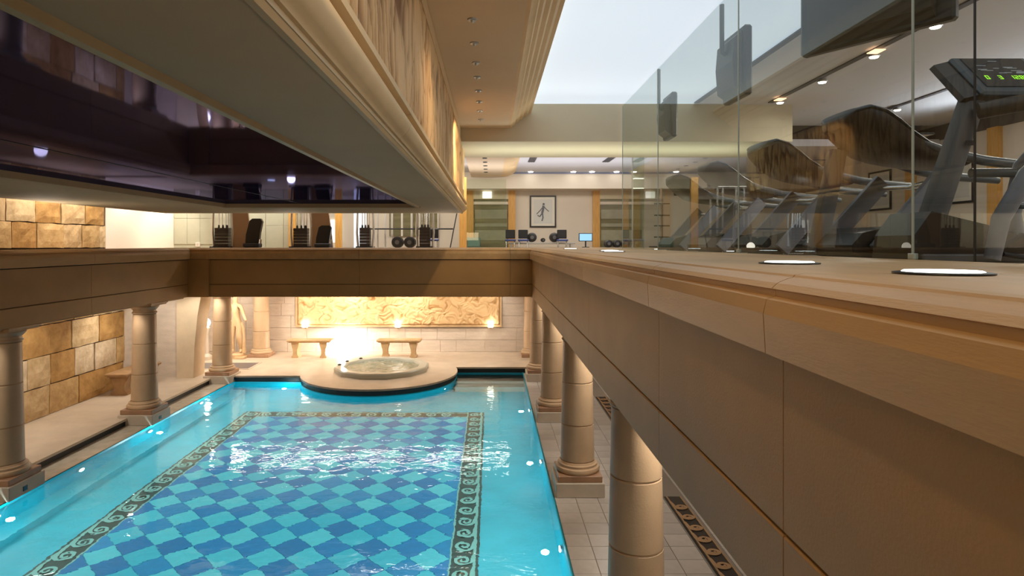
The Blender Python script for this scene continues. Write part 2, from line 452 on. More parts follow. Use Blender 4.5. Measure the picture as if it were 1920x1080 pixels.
def border(x0, y0, length, ang, flip, L=.335, parent=None, dark='meander', light='meanderl', z=PB, Wd=BW, name='border_band', motifs=True):
    """band starting at (x0,y0), running `length` in direction ang; width to the left of travel"""
    root = MB().box(0, Wd, 0, length, 0, .006).build(name, M[dark], parent, loc=(x0, y0, z))
    root.rotation_euler = (0, 0, ang)
    lx = (0, .022) if not flip else (Wd-.022, Wd)
    MB().box(lx[0], lx[1], 0, length, .006, .010).build('edge_line', M[light], root)
    n = int(length/L)
    vs, fs = wave_mesh('w', None, L, Wd)
    if flip: vs = [(Wd-x, y, z_) for x, y, z_ in vs]
    me = None
    ox = (Wd*.80, Wd*.90) if not flip else (Wd*.10, Wd*.20)
    MB().box(ox[0], ox[1], 0, length, .006, .011).build('edge_line', M[light], root)
    for i in range(n):
        if me is None:
            o = MB().add(vs, fs).build('wave_scroll', M[light], root); me = o.data
        else:
            o = bpy.data.objects.new('wave_scroll', me); S.collection.objects.link(o); o.parent = root
        o.location = (0, i*L, .008)
    return root
border(FX1, 3.2, FY1-3.2+BW, 0, False, parent=basin)
border(FX0-BW, 3.2, FY1-3.2+BW, 0, True, parent=basin)
border(FX0, FY1+BW, FX1-FX0, -PI/2, True, parent=basin)

# water surface (deck outline shares the round peninsula)
def water_outline():
    o = deck_outline(.02); arc = o[3:-3]
    return [(XL, -3.2), (XR, -3.2), (XR, 16.9)]+[arc[-1]]+arc[::-1][1:]+[(DL+.5, 15.8)]
wb = bmesh.new()
vs = [wb.verts.new((x, y, WZ)) for x, y in water_outline()]
f = wb.faces.new(vs); 
if f.normal.z < 0: f.normal_flip()
wb.normal_update()
wb.faces.ensure_lookup_table()
if wb.faces[0].normal.z < 0: bmesh.ops.reverse_faces(wb, faces=wb.faces[:])
me = bpy.data.meshes.new('water'); wb.to_mesh(me); wb.free(); me.materials.append(M['water'])
wo = bpy.data.objects.new('pool_water', me); S.collection.objects.link(wo); wo['kind'] = 'stuff'
tag(wo, 'clear turquoise water filling the sunken pool', 'water')

# pool lights set in the basin walls
PL = [(XL+.05, 8.2), (XL+.05, 9.9), (XL+.05, 11.9), (XL+.05, 14.0), (XR-.05, 7.4), (XR-.05, 10.3), (XR-.05, 13.4)]
names = ['round underwater lamp in the left pool wall beside the nearest left column', 'second underwater lamp from the near left column along the left pool wall',
         'underwater lamp in the left pool wall by the middle left column', 'farthest underwater lamp of the left pool wall',
         'nearest underwater lamp of the right pool wall', 'middle underwater lamp of the right pool wall', 'farthest underwater lamp of the right pool wall']
for (x, y), nm in zip(PL, names):
    s = 1 if x < 0 else -1
    r = empty('pool_light', (x-.04*s, y, -.42)); tag(r, nm, 'lamp', 'lamps in the pool walls')
    a = MB().lathe([(.0, 0), (.085, 0), (.085, .02), (.07, .03), (.0, .03)], n=18).build('rim', M['chrome'], r, True); a.rotation_euler = (0, s*PI/2, 0)
    b = MB().lathe([(.0, .028), (.062, .028), (.055, .04), (.0, .045)], n=18).build('lens', M['poolglow'], r, True); b.rotation_euler = (0, s*PI/2, 0)
for y in (1, 4.5, 8.2, 11.9, 14.0): point((XL+.22, y, -.5), 34, (.75, 1, 1), .05)
for y in (1, 4.5, 7.4, 10.3, 13.4): point((XR-.22, y, -.5), 34, (.75, 1, 1), .05)
for x in (-5.2, -3, -1.2): point((x, 14.6 if x > -4.5 and x < -1.5 else 15.4, -.45), 22, (.8, 1, 1), .05)

# walls of the lower storey ------------------------------------------------
def block_wall(parent, x, y0, y1, z0, rows, rh, wmin, wmax, seed):
    random.seed(seed)
    for r in range(rows):
        y = y0-random.random()*.4
        while y < y1:
            w_ = random.uniform(wmin, wmax); a, b = max(y, y0), min(y+w_, y1)
            if b-a > .12:
                d = random.uniform(0, .022); za = z0+r*rh; mb = MB()
                # rough hewn face: 4x4 grid pushed out unevenly
                n = 5; vs = []; fs = []
                for i in range(n):
                    for j in range(n):
                        ed = i in (0, n-1) or j in (0, n-1)
                        yy = a+.010+(b-a-.020)*i/(n-1); zz = za+.010+(rh-.020)*j/(n-1)
                        if ed: yy += random.uniform(-.009, .009); zz += random.uniform(-.009, .009)
                        vs.append((x+.03+d+(0 if ed else random.uniform(.004, .035)), yy, zz))
                for i in range(n-1):
                    for j in range(n-1): fs.append((i*n+j, (i+1)*n+j, (i+1)*n+j+1, i*n+j+1))
                base = len(vs)
                ring = [i*n for i in range(n)]+[(n-1)*n+j for j in range(1, n)]+[i*n+n-1 for i in range(n-2, -1, -1)]+[j for j in range(n-2, 0, -1)]
                for q in ring: vs.append((x, vs[q][1], vs[q][2]))
                L_ = len(ring)
                for q in range(L_): fs.append((ring[q], base+q, base+(q+1) % L_, ring[(q+1) % L_]))
                mb.add(vs, fs); mb.build('stone_block', M['rock%d' % random.randrange(5)], parent)
            y += w_
wl = box(-9.2, -8.82, -3.2, 14.7, -.2, 2.3, 'wall_left', M['rockjoint'], kind=ST)
block_wall(wl, -8.83, 3.0, 14.7, 0, 4, .6, .6, .92, 11)
# travertine return wall and the flared pier
box(-8.85, -7.95, 15.6, 15.9, 0, 2.3, 'wall_return', M['trav'], kind=ST)
box(-9.2, -8.82, 14.7, 15.9, 0, 2.3, 'wall_return', M['trav'], kind=ST)
MB().prism([(-7.95, 0), (-7.53, 0), (-7.50, .8), (-7.42, 1.6), (-7.30, 2.28), (-7.95, 2.3)], 'y', 15.5, 16.1).build('pier', M['pier'], kind=ST)
box(-9.9, -9.6, 15.9, 19.4, 0, 2.3, 'wall_left', M['trav'], kind=ST)
wb_ = box(-9.9, 4.2, 19.3, 19.6, -.2, 2.3, 'wall_back', M['trav'], kind=ST)
box(4.1, 4.3, -3.2, 19.4, -.2, 2.3, 'wall_right', M['plaster'], kind=ST)
box(-9.2, 4.3, -3.5, -3.2, -1.2, 2.3, 'wall_front', M['plaster'], kind=ST)
# travertine courses on the back wall and the return
random.seed(5)
for r in range(6):
    x = -9.6
    while x < 4.1:
        w_ = random.choice((.5, .7, .9)); x1 = min(x+w_, 4.1)
        z0 = r*.38
        if x1-x > .05: box(x+.005, x1-.005, 19.28, 19.3, z0+.005, min(z0+.375, 2.28), 'stone_panel', M['trav'], wb_)
        x += w_

# carved relief on the back wall
def relief(name, nx, nz, sx, sz, fn, amp, m, parent, place):
    vs = []; cv = []
    for i in range(nx+1):
        for j in range(nz+1):
            u, v = sx*i/nx, sz*j/nz; h = fn(u, v)
            e = min(u, sx-u, v, sz-v)/.04; h *= max(0, min(1, e)) 
            vs.append(place(u, v, h*amp)); cv.append(h)
    fs = [(i*(nz+1)+j, (i+1)*(nz+1)+j, (i+1)*(nz+1)+j+1, i*(nz+1)+j+1) for i in range(nx) for j in range(nz)]
    me = bpy.data.meshes.new(name); me.from_pydata(vs, [], fs)
    at = me.attributes.new('carve', 'FLOAT', 'POINT'); at.data.foreach_set('value', cv)
    me.polygons.foreach_set('use_smooth', [True]*len(me.polygons)); me.materials.append(m)
    o = bpy.data.objects.new(name, me); S.collection.objects.link(o); o.parent = parent; return o
def carve_figures(u, v):
    p = Vector((u*2.4, v*2.4, 0)); q = noise.noise_vector(p*1.4)*.6
    a = noise.noise(Vector((u*4.5+q.x*2.4, v*5.5+q.y*2.4, 3)))
    b = abs(noise.noise(Vector((u*8+q.x*3.5, v*9+q.y*3.5, 7))))
    return max(0, min(1, .62+.55*a-.0+ (.5-b*2.2)*-.35))
def carve_rivulets(u, v):
    q = noise.noise_vector(Vector((u*1.6, v*.9, 1)))*.25
    a = abs(noise.noise(Vector((u*8.5+q.x*9, v*1.3+q.y*2, 2))))
    b = abs(noise.noise(Vector((u*17+q.y*9, v*2.6, 9))))
    c = noise.noise(Vector((u*1.1, v*1.5, 5)))
    return max(0, min(1, .08+.42*min(1, a*6)+.30*min(1, b*5)+.22*min(1, a*2)+.35*c))
pr = empty('carved_relief', (-2.94, 19.25, .8)); tag(pr, 'long pale gold carved stone relief on the back wall behind the benches', 'relief')
RX0, RX1 = -6.12, .33
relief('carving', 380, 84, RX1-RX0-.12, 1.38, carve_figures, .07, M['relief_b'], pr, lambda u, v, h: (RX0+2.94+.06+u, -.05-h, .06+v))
fm = MB(); fm.box(RX0+2.94, RX1+2.94, -.07, .0, 0, .06); fm.box(RX0+2.94, RX0+3.0, -.07, .0, .06, 1.45); fm.box(RX1+2.88, RX1+2.94, -.07, .0, .06, 1.45)
fm.box(RX0+2.94, RX1+2.94, -.04, .0, .0, 1.45)
fm.build('border_moulding', M['benchstone'], pr)

# ceiling of the lower storey = underside of the gallery slab; slab top = gallery floor
GF = 3.29
box(-9.9, -7.24, -3.2, 13.6, 2.3, GF, 'floor', M['gymfloor'], kind=ST)
box(-9.9, 10.2, 14.0, 19.6, 2.3, GF, 'floor', M['gymfloor'], kind=ST)
gfr = box(1.5, 10.2, -3.2, 14.0, 2.3, GF, 'floor', M['gymfloor'], kind=ST)
# thin lower ceilings
for a in ((-9.6, -7.24, -3.2, 14), (-9.6, 4.1, 14.05, 19.3), (1.5, 4.1, -3.2, 14.05)):
    box(a[0], a[1], a[2], a[3], 2.28, 2.3, 'ceiling', M['plaster'], kind=ST)

# ================================================================== PARAPET BEAMS
COP = [(-.02, -.345), (.055, -.338), (.062, -.215), (.052, -.170), (.026, -.162), (.024, -.143), (.036, -.138), (.018, -.121), (-.012, -.108), (-.03, -.103), (-.036, -.096), (-.06, -.0925)]
def beam(name, face, sgn, axis, a, b, joints, back, top_back, mitre):
    """face = coordinate of the inner face; sgn = direction towards the pool; runs along axis from a to b"""
    def seg(prof, s0, s1, nm, m, parent, mit0=False, mit1=False):
        n = len(prof); vs = []
        for e, (s, mt) in enumerate(((s0, mit0), (s1, mit1))):
            for o, z in prof:
                off = -o if mt else 0
                ss = s+(off if e == 1 else -off)
                p = (face+sgn*o, ss, CZ+z) if axis == 'y' else (ss, face+sgn*o, CZ+z)
                vs.append(p)
        fs = [(i, (i+1) % n, n+(i+1) % n, n+i) for i in range(n)]+[tuple(range(n))[::-1], tuple(range(n, 2*n))]
        return MB().add(vs, fs).build(nm, m, parent)
    core = [(-.02, -1.16), (-back, -1.16), (-back, -.36), (-.02, -.36)]
    root = seg(core, a, b, name, M['grout'], None, mitre[0], mitre[1]); root['kind'] = ST
    js = [a]+[j for j in joints if a < j < b]+[b]
    for i in range(len(js)-1):
        s0, s1 = js[i]+.003, js[i+1]-.003
        m0, m1 = (mitre[0] and i == 0), (mitre[1] and i == len(js)-2)
        seg([(-.02, -.885), (-.0, -.885), (-.0, -.355), (-.02, -.355)], s0, s1, 'facing_panel', M['beam'], root, m0, m1)
        seg([(-back+.02, -1.17), (.0, -1.17), (.0, -.905), (-.006, -.899), (-back+.02, -.899)], s0, s1, 'lower_band_stone', M['beam'], root, m0, m1)
        seg(COP+[(-top_back, -.09), (-top_back, -.345)], s0, s1, 'coping_stone', M['coping'], root, m0, m1)
    return root
beam('parapet_beam', .9, -1, 'y', -3.2, 13.5, [.5, 1.89, 3.29, 5.66, 8.2, 10.8], .6, 1.5, (False, True))
beam('parapet_beam', XL, 1, 'y', -3.2, 13.5, [1, 4.4, 7.8, 10.2], .6, .62, (False, True))
beam('parapet_beam', 13.5, -1, 'x', XL, .9, [-6.2, -2.9, .42], .6, .62, (True, True))
# projecting corner block at the far left
box(XL-.0, -6.2, 13.44, 13.5, CZ-1.17, CZ-.345, 'corner_block', M['beam'], None, kind=ST)
# bright sealant strip under the right beam
box(.93, 1.5, -3.2, 13.4, CZ-1.2, CZ-1.17, 'trim_1', M['soffit'], kind=ST)
box(-7.2, -6.72, -3.2, 13.4, CZ-1.2, CZ-1.17, 'trim_2', M['soffit'], kind=ST)

# ================================================================== COLUMNS
def make_column():
    r = empty('column')
    MB().box(-.34, .34, -.34, .34, -.2, 0, .008).build('slab', M['slab'], r)
    MB().box(-.31, .31, -.31, .31, 0, .09, .008).build('plinth', M['plinth'], r)
    MB().lathe([(.30, .09), (.315, .11), (.32, .135), (.31, .16), (.285, .172), (.28, .185), (.285, .19), (.285, .205), (.262, .215), (.250, .24)], n=40).build('base_ring', M['column'], r, True)
    def rad(z): return .243-.036*((z-.24)/1.76)
    for z0, z1 in ((.24, .76), (.76, 1.36), (1.36, 1.95)):
        p = [(rad(z0)-.014, z0), (rad(z0)-.013, z0+.004), (rad(z0), z0+.012)]+[(rad(z0+(z1-z0)*k/4), z0+(z1-z0)*k/4) for k in (1, 2, 3)]+[(rad(z1), z1-.010), (rad(z1)-.013, z1-.003), (rad(z1)-.014, z1)]
        MB().lathe(p, n=40).build('drum', M['column'], r, True)
    MB().lathe([(.205, 1.95), (.222, 1.96), (.226, 1.975), (.218, 1.99), (.206, 1.995), (.206, 2.03), (.225, 2.045), (.255, 2.08), (.262, 2.1), (.255, 2.12)], n=40).build('capital', M['column'], r, True)
    MB().box(-.29, .29, -.29, .29, 2.12, 2.15, .004).box(-.31, .31, -.31, .31, 2.15, 2.18, .004).build('abacus', M['column'], r)
    return r
proto = make_column()
cols = [(1.25, 5.3, 'right-hand stone column nearest the camera, its foot below the picture'),
        (1.25, 8.9, 'right-hand column with brightly lit top drum, its whole base in view'),
        (1.25, 12.5, 'slim-looking right-hand column second before the far corner'),
        (1.25, 16.1, 'right-hand column standing just past the far beam corner'),
        (-6.95, 8.75, 'grey shadowed stone column cut by the left picture edge'),
        (-6.95, 12.3, 'left column of three drums in front of the brown stone bench'),
        (-6.95, 15.85, 'left column at the far pool corner with a glowing top'),
        (-6.97, 18.6, 'orange-lit column against the back wall left of the relief'),
        (1.22, 18.6, 'orange column against the back wall right of the relief')]
for i, (x, y, l) in enumerate(cols):
    c = proto if i == 0 else copy_tree(proto)
    c.location = (x, y, .05) if i < 7 else (x, y, .0)
    if i >= 7:
        for k in kids(c):
            if k.name.startswith('slab'): bpy.data.objects.remove(k)
    if 4 <= i < 7:
        MB().box(.335, .348, -.09, -.01, -.15, -.08, .003).build('depth_marker', M['marker'], c)
    tag(c, l, 'column', 'stone columns around the pool')

# ================================================================== LOWER FURNITURE
def bench(x, y, z, L, Dp, H, m, label, rz=0, group=None, across=False):
    r = empty('stone_bench', (x, y, z), rz); tag(r, label, 'bench', group)
    MB().box(-L/2, L/2, -Dp/2, Dp/2, H-.055, H, .015).box(-L/2+.05, L/2-.05, -Dp/2+.03, Dp/2-.03, H-.085, H-.055, .008).build('seat', m, r)
    for s in (-1, 1):
        cx = s*(L/2-.24)
        pf = [(-.10, 0), (.10, 0), (.10, .05), (.075, .075), (.06, .16), (.07, .26), (.10, .35), (.115, H-.085), (-.115, H-.085), (-.10, .35), (-.07, .26), (-.06, .16), (-.075, .075), (-.10, .05)]
        if across: MB().prism([(u*1.9, v) for u, v in pf], 'x', cx-.11, cx+.11).build('leg', m, r)
        else: MB().prism([(cx+u, v) for u, v in pf], 'y', -Dp/2+.06, Dp/2-.06).build('leg', m, r)
    return r
bench(-5.42, 18.4, 0, 1.32, .42, .54, M['benchstone'], 'sandstone bench on the back wall, left of the bright glare', group='benches before the back wall')
bench(-2.75, 18.4, 0, 1.32, .42, .54, M['benchstone'], 'sandstone bench behind the whirlpool, right of the bright glare', group='benches before the back wall')
bench(-8.35, 14.35, 0, 1.45, .5, .5, M['benchbrown'], 'brown stone bench along the block wall behind the middle left column', PI/2, across=True)

# sconces on the back wall
for x, l in ((-5.78, 'small white cube wall lamp at the left end of the relief'), (-2.9, 'small white cube wall lamp under the middle of the relief'), (-.02, 'small white cube wall lamp at the right end of the relief')):
    r = empty('wall_lamp', (x, 19.2, .84)); tag(r, l, 'lamp', 'cube lamps along the relief')
    MB().box(-.085, .085, -.22, -.06, -.03, .15, .01).build('shade', M['lampw'], r)
    MB().box(-.05, .05, -.18, -.1, -.05, -.03).box(-.03, .03, -.12, .08, -.09, -.05).build('bracket', M['benchstone'], r)
r = empty('globe_lamp', (-8.38, 18.0, 1.08)); tag(r, 'round white globe lamp on a bracket beside the far left column', 'lamp')
MB().lathe([(.0, -.13), (.08, -.11), (.125, -.05), (.135, 0), (.125, .06), (.08, .115), (0, .13)], n=20).build('globe', M['lampw'], r, True)
MB().tube([(0, 0, .12), (0, .1, .24), (-.1, .3, .28), (-.3, .6, .22)], .018).build('bracket', M['steel'], r, True)
MB().lathe([(.17, -1.08), (.17, -.98), (.09, -.9), (.085, -.3), (.12, -.2), (.12, -.14), (.04, -.13)], n=20).build('pedestal', M['slab'], r, True)
# footbath
r = empty('foot_bath', (-8.1, 17.05, 0)); tag(r, 'dark grey sunken foot bath in the floor behind the far left column', 'foot bath')
MB().box(-.75, 1.5, -.42, .42, .0, .010).build('basin', M['mat'], r)
mb = MB(); mb.box(-.80, 1.55, -.47, -.42, 0, .012).box(-.80, 1.55, .42, .47, 0, .012).box(-.80, -.75, -.42, .42, 0, .012).box(1.5, 1.55, -.42, .42, 0, .012)
mb.build('kerb', M['slab'], r)

# whirlpool tub
r = empty('whirlpool', (-2.95, 16.6, 0)); tag(r, 'round whirlpool tub full of foaming water on the peninsula', 'whirlpool')
def ring(outer, inner, z0, z1, n=10, sub=1, rot=0):
    mb = MB(); vs = []; fs = []
    prof = [(outer, z0), (outer, z1-.03), (outer-.03, z1), (inner+.02, z1), (inner, z1-.02), (inner-.02, z0)]
    for i in range(n):
        a = 2*PI*i/n+rot
        for q, z in prof: vs.append((q*math.cos(a), q*math.sin(a), z))
    k = len(prof)
    for i in range(n):
        j = (i+1) % n
        for p in range(k): fs.append((i*k+p, j*k+p, j*k+(p+1) % k, i*k+(p+1) % k))
    return mb.add(vs, fs)
ring(1.27, 1.02, 0, .13, n=12, rot=PI/12).build('rim', M['tubrim'], r, True)
g = MB(); N = 44; vs = []; fs = []
random.seed(1)
for i in range(N+1):
    for j in range(N+1):
        x, y = -1.02+2.04*i/N, -1.02+2.04*j/N; R = max(abs(x), abs(y)); L_ = math.hypot(x, y) or 1
        x, y = x*R/L_, y*R/L_
        h = noise.noise(Vector((x*3, y*3, 1)))*.03+abs(noise.noise(Vector((x*9, y*9, 2))))*.03
        h += .06*math.exp(-((x+.25)**2+(y-.35)**2)/.04)
        vs.append((x, y, .055+h))
fs = [(i*(N+1)+j, (i+1)*(N+1)+j, (i+1)*(N+1)+j+1, i*(N+1)+j+1) for i in range(N) for j in range(N)]
g.add(vs, fs).build('foaming_water', M['tubwater'], r, True)
for a in (2.3, 2.75, 3.2):
    MB().lathe([(0, 0), (.05, 0), (.05, .02), (.02, .035), (0, .035)], n=12).build('control_knob', M['dark'], r, True, loc=(1.14*math.cos(a), 1.14*math.sin(a), .13))

# statue -------------------------------------------------------------------
def skin_body(name, joints, bones, m, parent, sub=2):
    me = bpy.data.meshes.new(name); keys = list(joints)
    me.from_pydata([joints[k][0] for k in keys], [(keys.index(a), keys.index(b)) for a, b in bones], [])
    o = bpy.data.objects.new(name, me); S.collection.objects.link(o); o.parent = parent
    md = o.modifiers.new('skin', 'SKIN'); md.use_smooth_shade = True
    for i, k in enumerate(keys):
        rr = joints[k][1]; rr = rr if isinstance(rr, tuple) else (rr, rr)
        if 'h' != k[0] or k == 'head': rr = (rr[0]*1.15, rr[1]*1.15)
        me.skin_vertices[0].data[i].radius = rr; me.skin_vertices[0].data[i].use_root = (i == 0)
    s_ = o.modifiers.new('sub', 'SUBSURF'); s_.levels = sub; s_.render_levels = sub
    dg = bpy.context.evaluated_depsgraph_get(); dg.update()
    new = bpy.data.meshes.new_from_object(o.evaluated_get(dg)); o.modifiers.clear(); o.data = new
    new.materials.clear(); new.materials.append(m)
    new.polygons.foreach_set('use_smooth', [True]*len(new.polygons))
    return o
r = empty('statue', (-7.62, 18.3, 0)); tag(r, 'standing classical stone figure with bent arm between the two far left columns', 'statue')
MB().box(-.30, .34, -.25, .25, 0, .06, .01).lathe([(.26, .06), (.26, .12), (.22, .14)], n=24).build('pedestal', M['statue'], r)
B = .14
J = {'pelvis': ((0, 0, B+.92), (.135, .10)), 'waist': ((.02, 0, B+1.08), (.105, .08)), 'chest': ((.0, 0, B+1.28), (.15, .10)),
     'neckb': ((-.01, 0, B+1.44), (.07, .06)), 'neck': ((-.01, -.01, B+1.50), .05), 'head': ((0, -.03, B+1.60), (.078, .09)), 'crown': ((0, -.02, B+1.70), (.065, .075)),
     'shl': ((-.16, 0, B+1.39), .06), 'ell': ((-.23, .02, B+1.12), .045), 'wrl': ((-.17, -.12, B+.93), .032), 'hal': ((-.15, -.16, B+.88), .03),
     'shr': ((.15, 0, B+1.39), .06), 'elr': ((.24, -.02, B+1.14), .045), 'wrr': ((.34, -.12, B+1.0), .032), 'har': ((.38, -.16, B+.98), .03),
     'hipl': ((-.08, 0, B+.84), .10), 'knl': ((-.10, -.03, B+.47), .066), 'anl': ((-.09, .02, B+.08), .042), 'tol': ((-.10, -.12, B+.03), .032),
     'hipr': ((.09, 0, B+.84), .10), 'knr': ((.12, -.07, B+.48), .066), 'anr': ((.14, .06, B+.09), .042), 'tor': ((.16, -.07, B+.03), .032)}
Bn = [('pelvis', 'waist'), ('waist', 'chest'), ('chest', 'neckb'), ('neckb', 'neck'), ('neck', 'head'), ('head', 'crown'), ('neckb', 'shl'), ('shl', 'ell'), ('ell', 'wrl'), ('wrl', 'hal'),
      ('neckb', 'shr'), ('shr', 'elr'), ('elr', 'wrr'), ('wrr', 'har'), ('pelvis', 'hipl'), ('hipl', 'knl'), ('knl', 'anl'), ('anl', 'tol'), ('pelvis', 'hipr'), ('hipr', 'knr'), ('knr', 'anr'), ('anr', 'tor')]
skin_body('figure', J, Bn, M['statue'], r)
MB().tube([(.24, .02, B), (.23, .02, B+.5), (.20, .02, B+.75), (.14, .04, B+.9)], [.06, .045, .05, .06], 8).build('drapery', M['statue'], r, True)

# ================================================================== UPPER STOREY SHELL
# upper left wall with stone blocks and a plain plastered stretch
wu = box(-9.2, -8.82, -3.2, 14.0, GF, 6.1, 'wall_left', M['rockjoint'], kind=ST)
block_wall(wu, -8.83, 9.0, 14.0, 2.98+.5-.17, 3, .5, .55, .8, 21)
box(-8.83, -8.8, -3.2, 9.0, GF, 6.1, 'wall_left', M['plaster'], kind=ST)
box(-9.2, -8.80, 14.0, 17.0, GF, 6.1, 'wall_left', M['plaster'], kind=ST)
box(-8.83, -8.8, 9.0, 14.0, 4.81, 6.1, 'wall_left', M['plaster'], kind=ST)
wg = box(-9.2, -7.35, 17.0, 17.3, GF, 5.6, 'wall_back', M['greenwall'], kind=ST)
for i in range(4):
    for j in range(3):
        box(-8.78+i*.36, -8.78+i*.36+.352, 16.985, 17.0, GF+.1+j*.72, GF+.1+j*.72+.71, 'wall_panel', M['greenwall'], wg)
wbk = box(-9.2, 10.2, 19.3, 19.6, GF, 6.1, 'wall_back', M['gymwall'], kind=ST)
wrt = box(9.9, 10.2, -3.2, 19.3, GF, 6.1, 'wall_right', M['gymwall'], kind=ST)
box(-9.2, 10.2, -3.5, -3.2, 2.3, 6.1, 'wall_front', M['plaster'], kind=ST)
box(9.86, 9.9, -3.2, 19.3, CZ+2.28, CZ+2.6, 'frieze', M['frieze'], wrt)

# hanging soffit with the dark glossy ceiling inside
SZ = CZ+.65
box(-4.7, -1.25, -3.2, 10.8, SZ+.05, SZ+.09, 'ceiling', M['darkceil'], kind=ST)
# fine joint in the dark ceiling
box(-3.305, -3.295, -3.2, 10.8, SZ+.047, SZ+.0505, 'trim_3', M['slot'], kind=ST)
box(-1.25, -.6, -3.2, 13.1, SZ, SZ+.12, 'soffit', M['soffit'], kind=ST)
box(-6.95, -4.7, -3.2, 13.1, SZ, SZ+.12, 'soffit', M['soffit'], kind=ST)
box(-4.7, -1.25, 10.8, 13.1, SZ, SZ+.12, 'soffit', M['soffit'], kind=ST)
# bulkhead body above the soffit
box(-.66, -.61, -3.2, 13.1, SZ+.12, CZ+2.6, 'bulkhead', M['crown'], kind=ST)
box(-6.95, -.66, 13.0, 13.1, SZ+.12, CZ+2.6, 'bulkhead', M['crown'], kind=ST)
box(-6.95, -6.9, -3.2, 13.0, SZ+.12, CZ+2.6, 'bulkhead', M['crown'], kind=ST)
# lip mouldings around the dark ceiling
def strip(prof, y0, y1, name, m, parent=None, kind=ST):
    return MB().prism([(x, CZ+z) for x, z in prof], 'y', y0, y1).build(name, m, parent, kind=kind, smooth=True)
strip([(-1.33, .66), (-1.33, .635), (-1.31, .625), (-1.27, .625), (-1.25, .65), (-1.25, .70), (-1.33, .70)], -3.2, 10.8, 'trim_4', M['lip'])
strip([(-4.75, .65), (-4.73, .63), (-4.66, .635), (-4.64, .70), (-4.75, .70)], -3.2, 10.8, 'trim_5', M['soffit'])
box(-4.7, -1.25, 10.72, 10.8, SZ-.02, SZ+.07, 'trim_6', M['soffit'], kind=ST)
strip([(-6.95, .65), (-7.02, .66), (-7.02, .72), (-6.95, .78)], -3.2, 13.1, 'trim_7', M['soffit'])
# cornice along the right side of the bulkhead, in lengths
CP = [(-.655, .645), (-.62, .635), (-.605, .65), (-.60, .672), (-.585, .672), (-.575, .69), (-.555, .70)]
CP += [(-.555+.035*math.sin(t*PI/8), .70+.13*(t/8)) for t in range(1, 9)]
CP += [(-.515, .835), (-.515, .87), (-.60, .87), (-.655, .87)]
cr = empty('cornice', (0, 0, 0)); cr['kind'] = ST
ys = [-3.2, 1.45, 3.95, 6.4, 8.9, 11.4, 13.1]
for a, b in zip(ys[:-1], ys[1:]):
    MB().prism([(x, CZ+z) for x, z in CP], 'y', a+.003, b-.003).build('cornice_length', M['crown'], cr, smooth=True)
# upper carved panel
ur = empty('carved_relief', (-.6, 5, CZ+.87)); tag(ur, 'tall carved stone frieze with brown stained rivulets high on the bulkhead', 'relief')
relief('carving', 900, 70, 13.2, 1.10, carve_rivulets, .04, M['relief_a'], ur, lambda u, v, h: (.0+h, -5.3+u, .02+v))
MB().box(-.0, .03, -8.2, 8.1, 1.12, 1.275).build('top_band', M['crown'], ur)

# strip ceiling with sprinklers, crown and recessed white ceiling
YH = 11.4
box(-.66, .32, -3.2, YH, CZ+2.15, CZ+2.25, 'ceiling', M['cream'], kind=ST)
crown = [(.32, 2.15), (.36, 2.15), (.40, 2.19), (.43, 2.20), (.45, 2.24), (.49, 2.25), (.52, 2.30), (.57, 2.31), (.60, 2.36), (.65, 2.37), (.69, 2.42), (.74, 2.43), (.74, 2.47), (.32, 2.47)]
strip(crown, -3.2, YH, 'trim_8', M['crown'])
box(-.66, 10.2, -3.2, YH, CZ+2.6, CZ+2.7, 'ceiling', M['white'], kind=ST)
box(3.75, 10.2, -3.2, YH, CZ+2.585, CZ+2.6, 'ceiling', M['gymceil'], kind=ST)
hd = box(-.66, 5.6, YH, 13.5, CZ+1.9, CZ+2.7, 'header', M['header'], kind=ST)
# far hall ceiling
box(-9.2, 10.2, 13.5, 18.45, CZ+2.15, CZ+2.3, 'ceiling', M['gymceil'], kind=ST)
box(5.6, 10.2, YH, 13.5, CZ+2.6, CZ+2.7, 'ceiling', M['gymceil'], kind=ST)
box(-9.2, 10.2, 18.45, 19.3, CZ+1.66, CZ+2.3, 'header', M['gymwall'], kind=ST)
box(.5, 10, 18.40, 18.45, CZ+2.10, CZ+2.15, 'trim_9', M['bluetrim'], kind=ST)
box(-9.2, -.66, -3.2, 13.5, CZ+2.6, CZ+2.7, 'ceiling', M['cream'], kind=ST)
strip([(.32, 2.15), (.32, 2.0), (.5, 2.02), (.62, 2.08), (.72, 2.15)], 13.5, 18.4, 'trim_10', M['crown'])
box(-.6, .32, 13.5, 18.4, CZ+2.0, CZ+2.15, 'ceiling', M['cream'], kind=ST)

ORD = ['first', 'second', 'third', 'fourth', 'fifth', 'sixth', 'seventh', 'eighth', 'ninth', 'tenth', 'last']
# sprinkler heads
for i, y in enumerate([3.9, 4.5, 5.15, 5.87, 6.56, 7.27, 7.9, 8.6, 9.26, 9.9, 10.6]):
    r = empty('ceiling_spotlight', (-.18, y, CZ+2.15))
    tag(r, ('small metal fitting, %s from the front in the row on the cream strip ceiling' % ORD[i]), 'ceiling light', 'row of small fittings in the strip ceiling')
    MB().lathe([(.0, 0), (.05, 0), (.045, -.012), (.028, -.014), (0, -.014)], n=14).build('rim', M['brass'], r, True)
    MB().lathe([(.0, -.014), (.018, -.014), (.012, -.035), (.0, -.038)], n=10).build('bulb', M['steel'], r, True)
for i, y in enumerate([14.3, 15.0, 15.7, 16.4, 17.1]):
    r = empty('ceiling_spotlight', (-.15, y, CZ+2.0)); tag(r, 'tiny dark fitting, %s from the front on the ceiling of the far hall' % ORD[i], 'ceiling light', 'row of small fittings in the far hall')
    MB().lathe([(.0, 0), (.06, 0), (.05, -.015), (0, -.02)], n=12).build('rim', M['dark'], r, True)

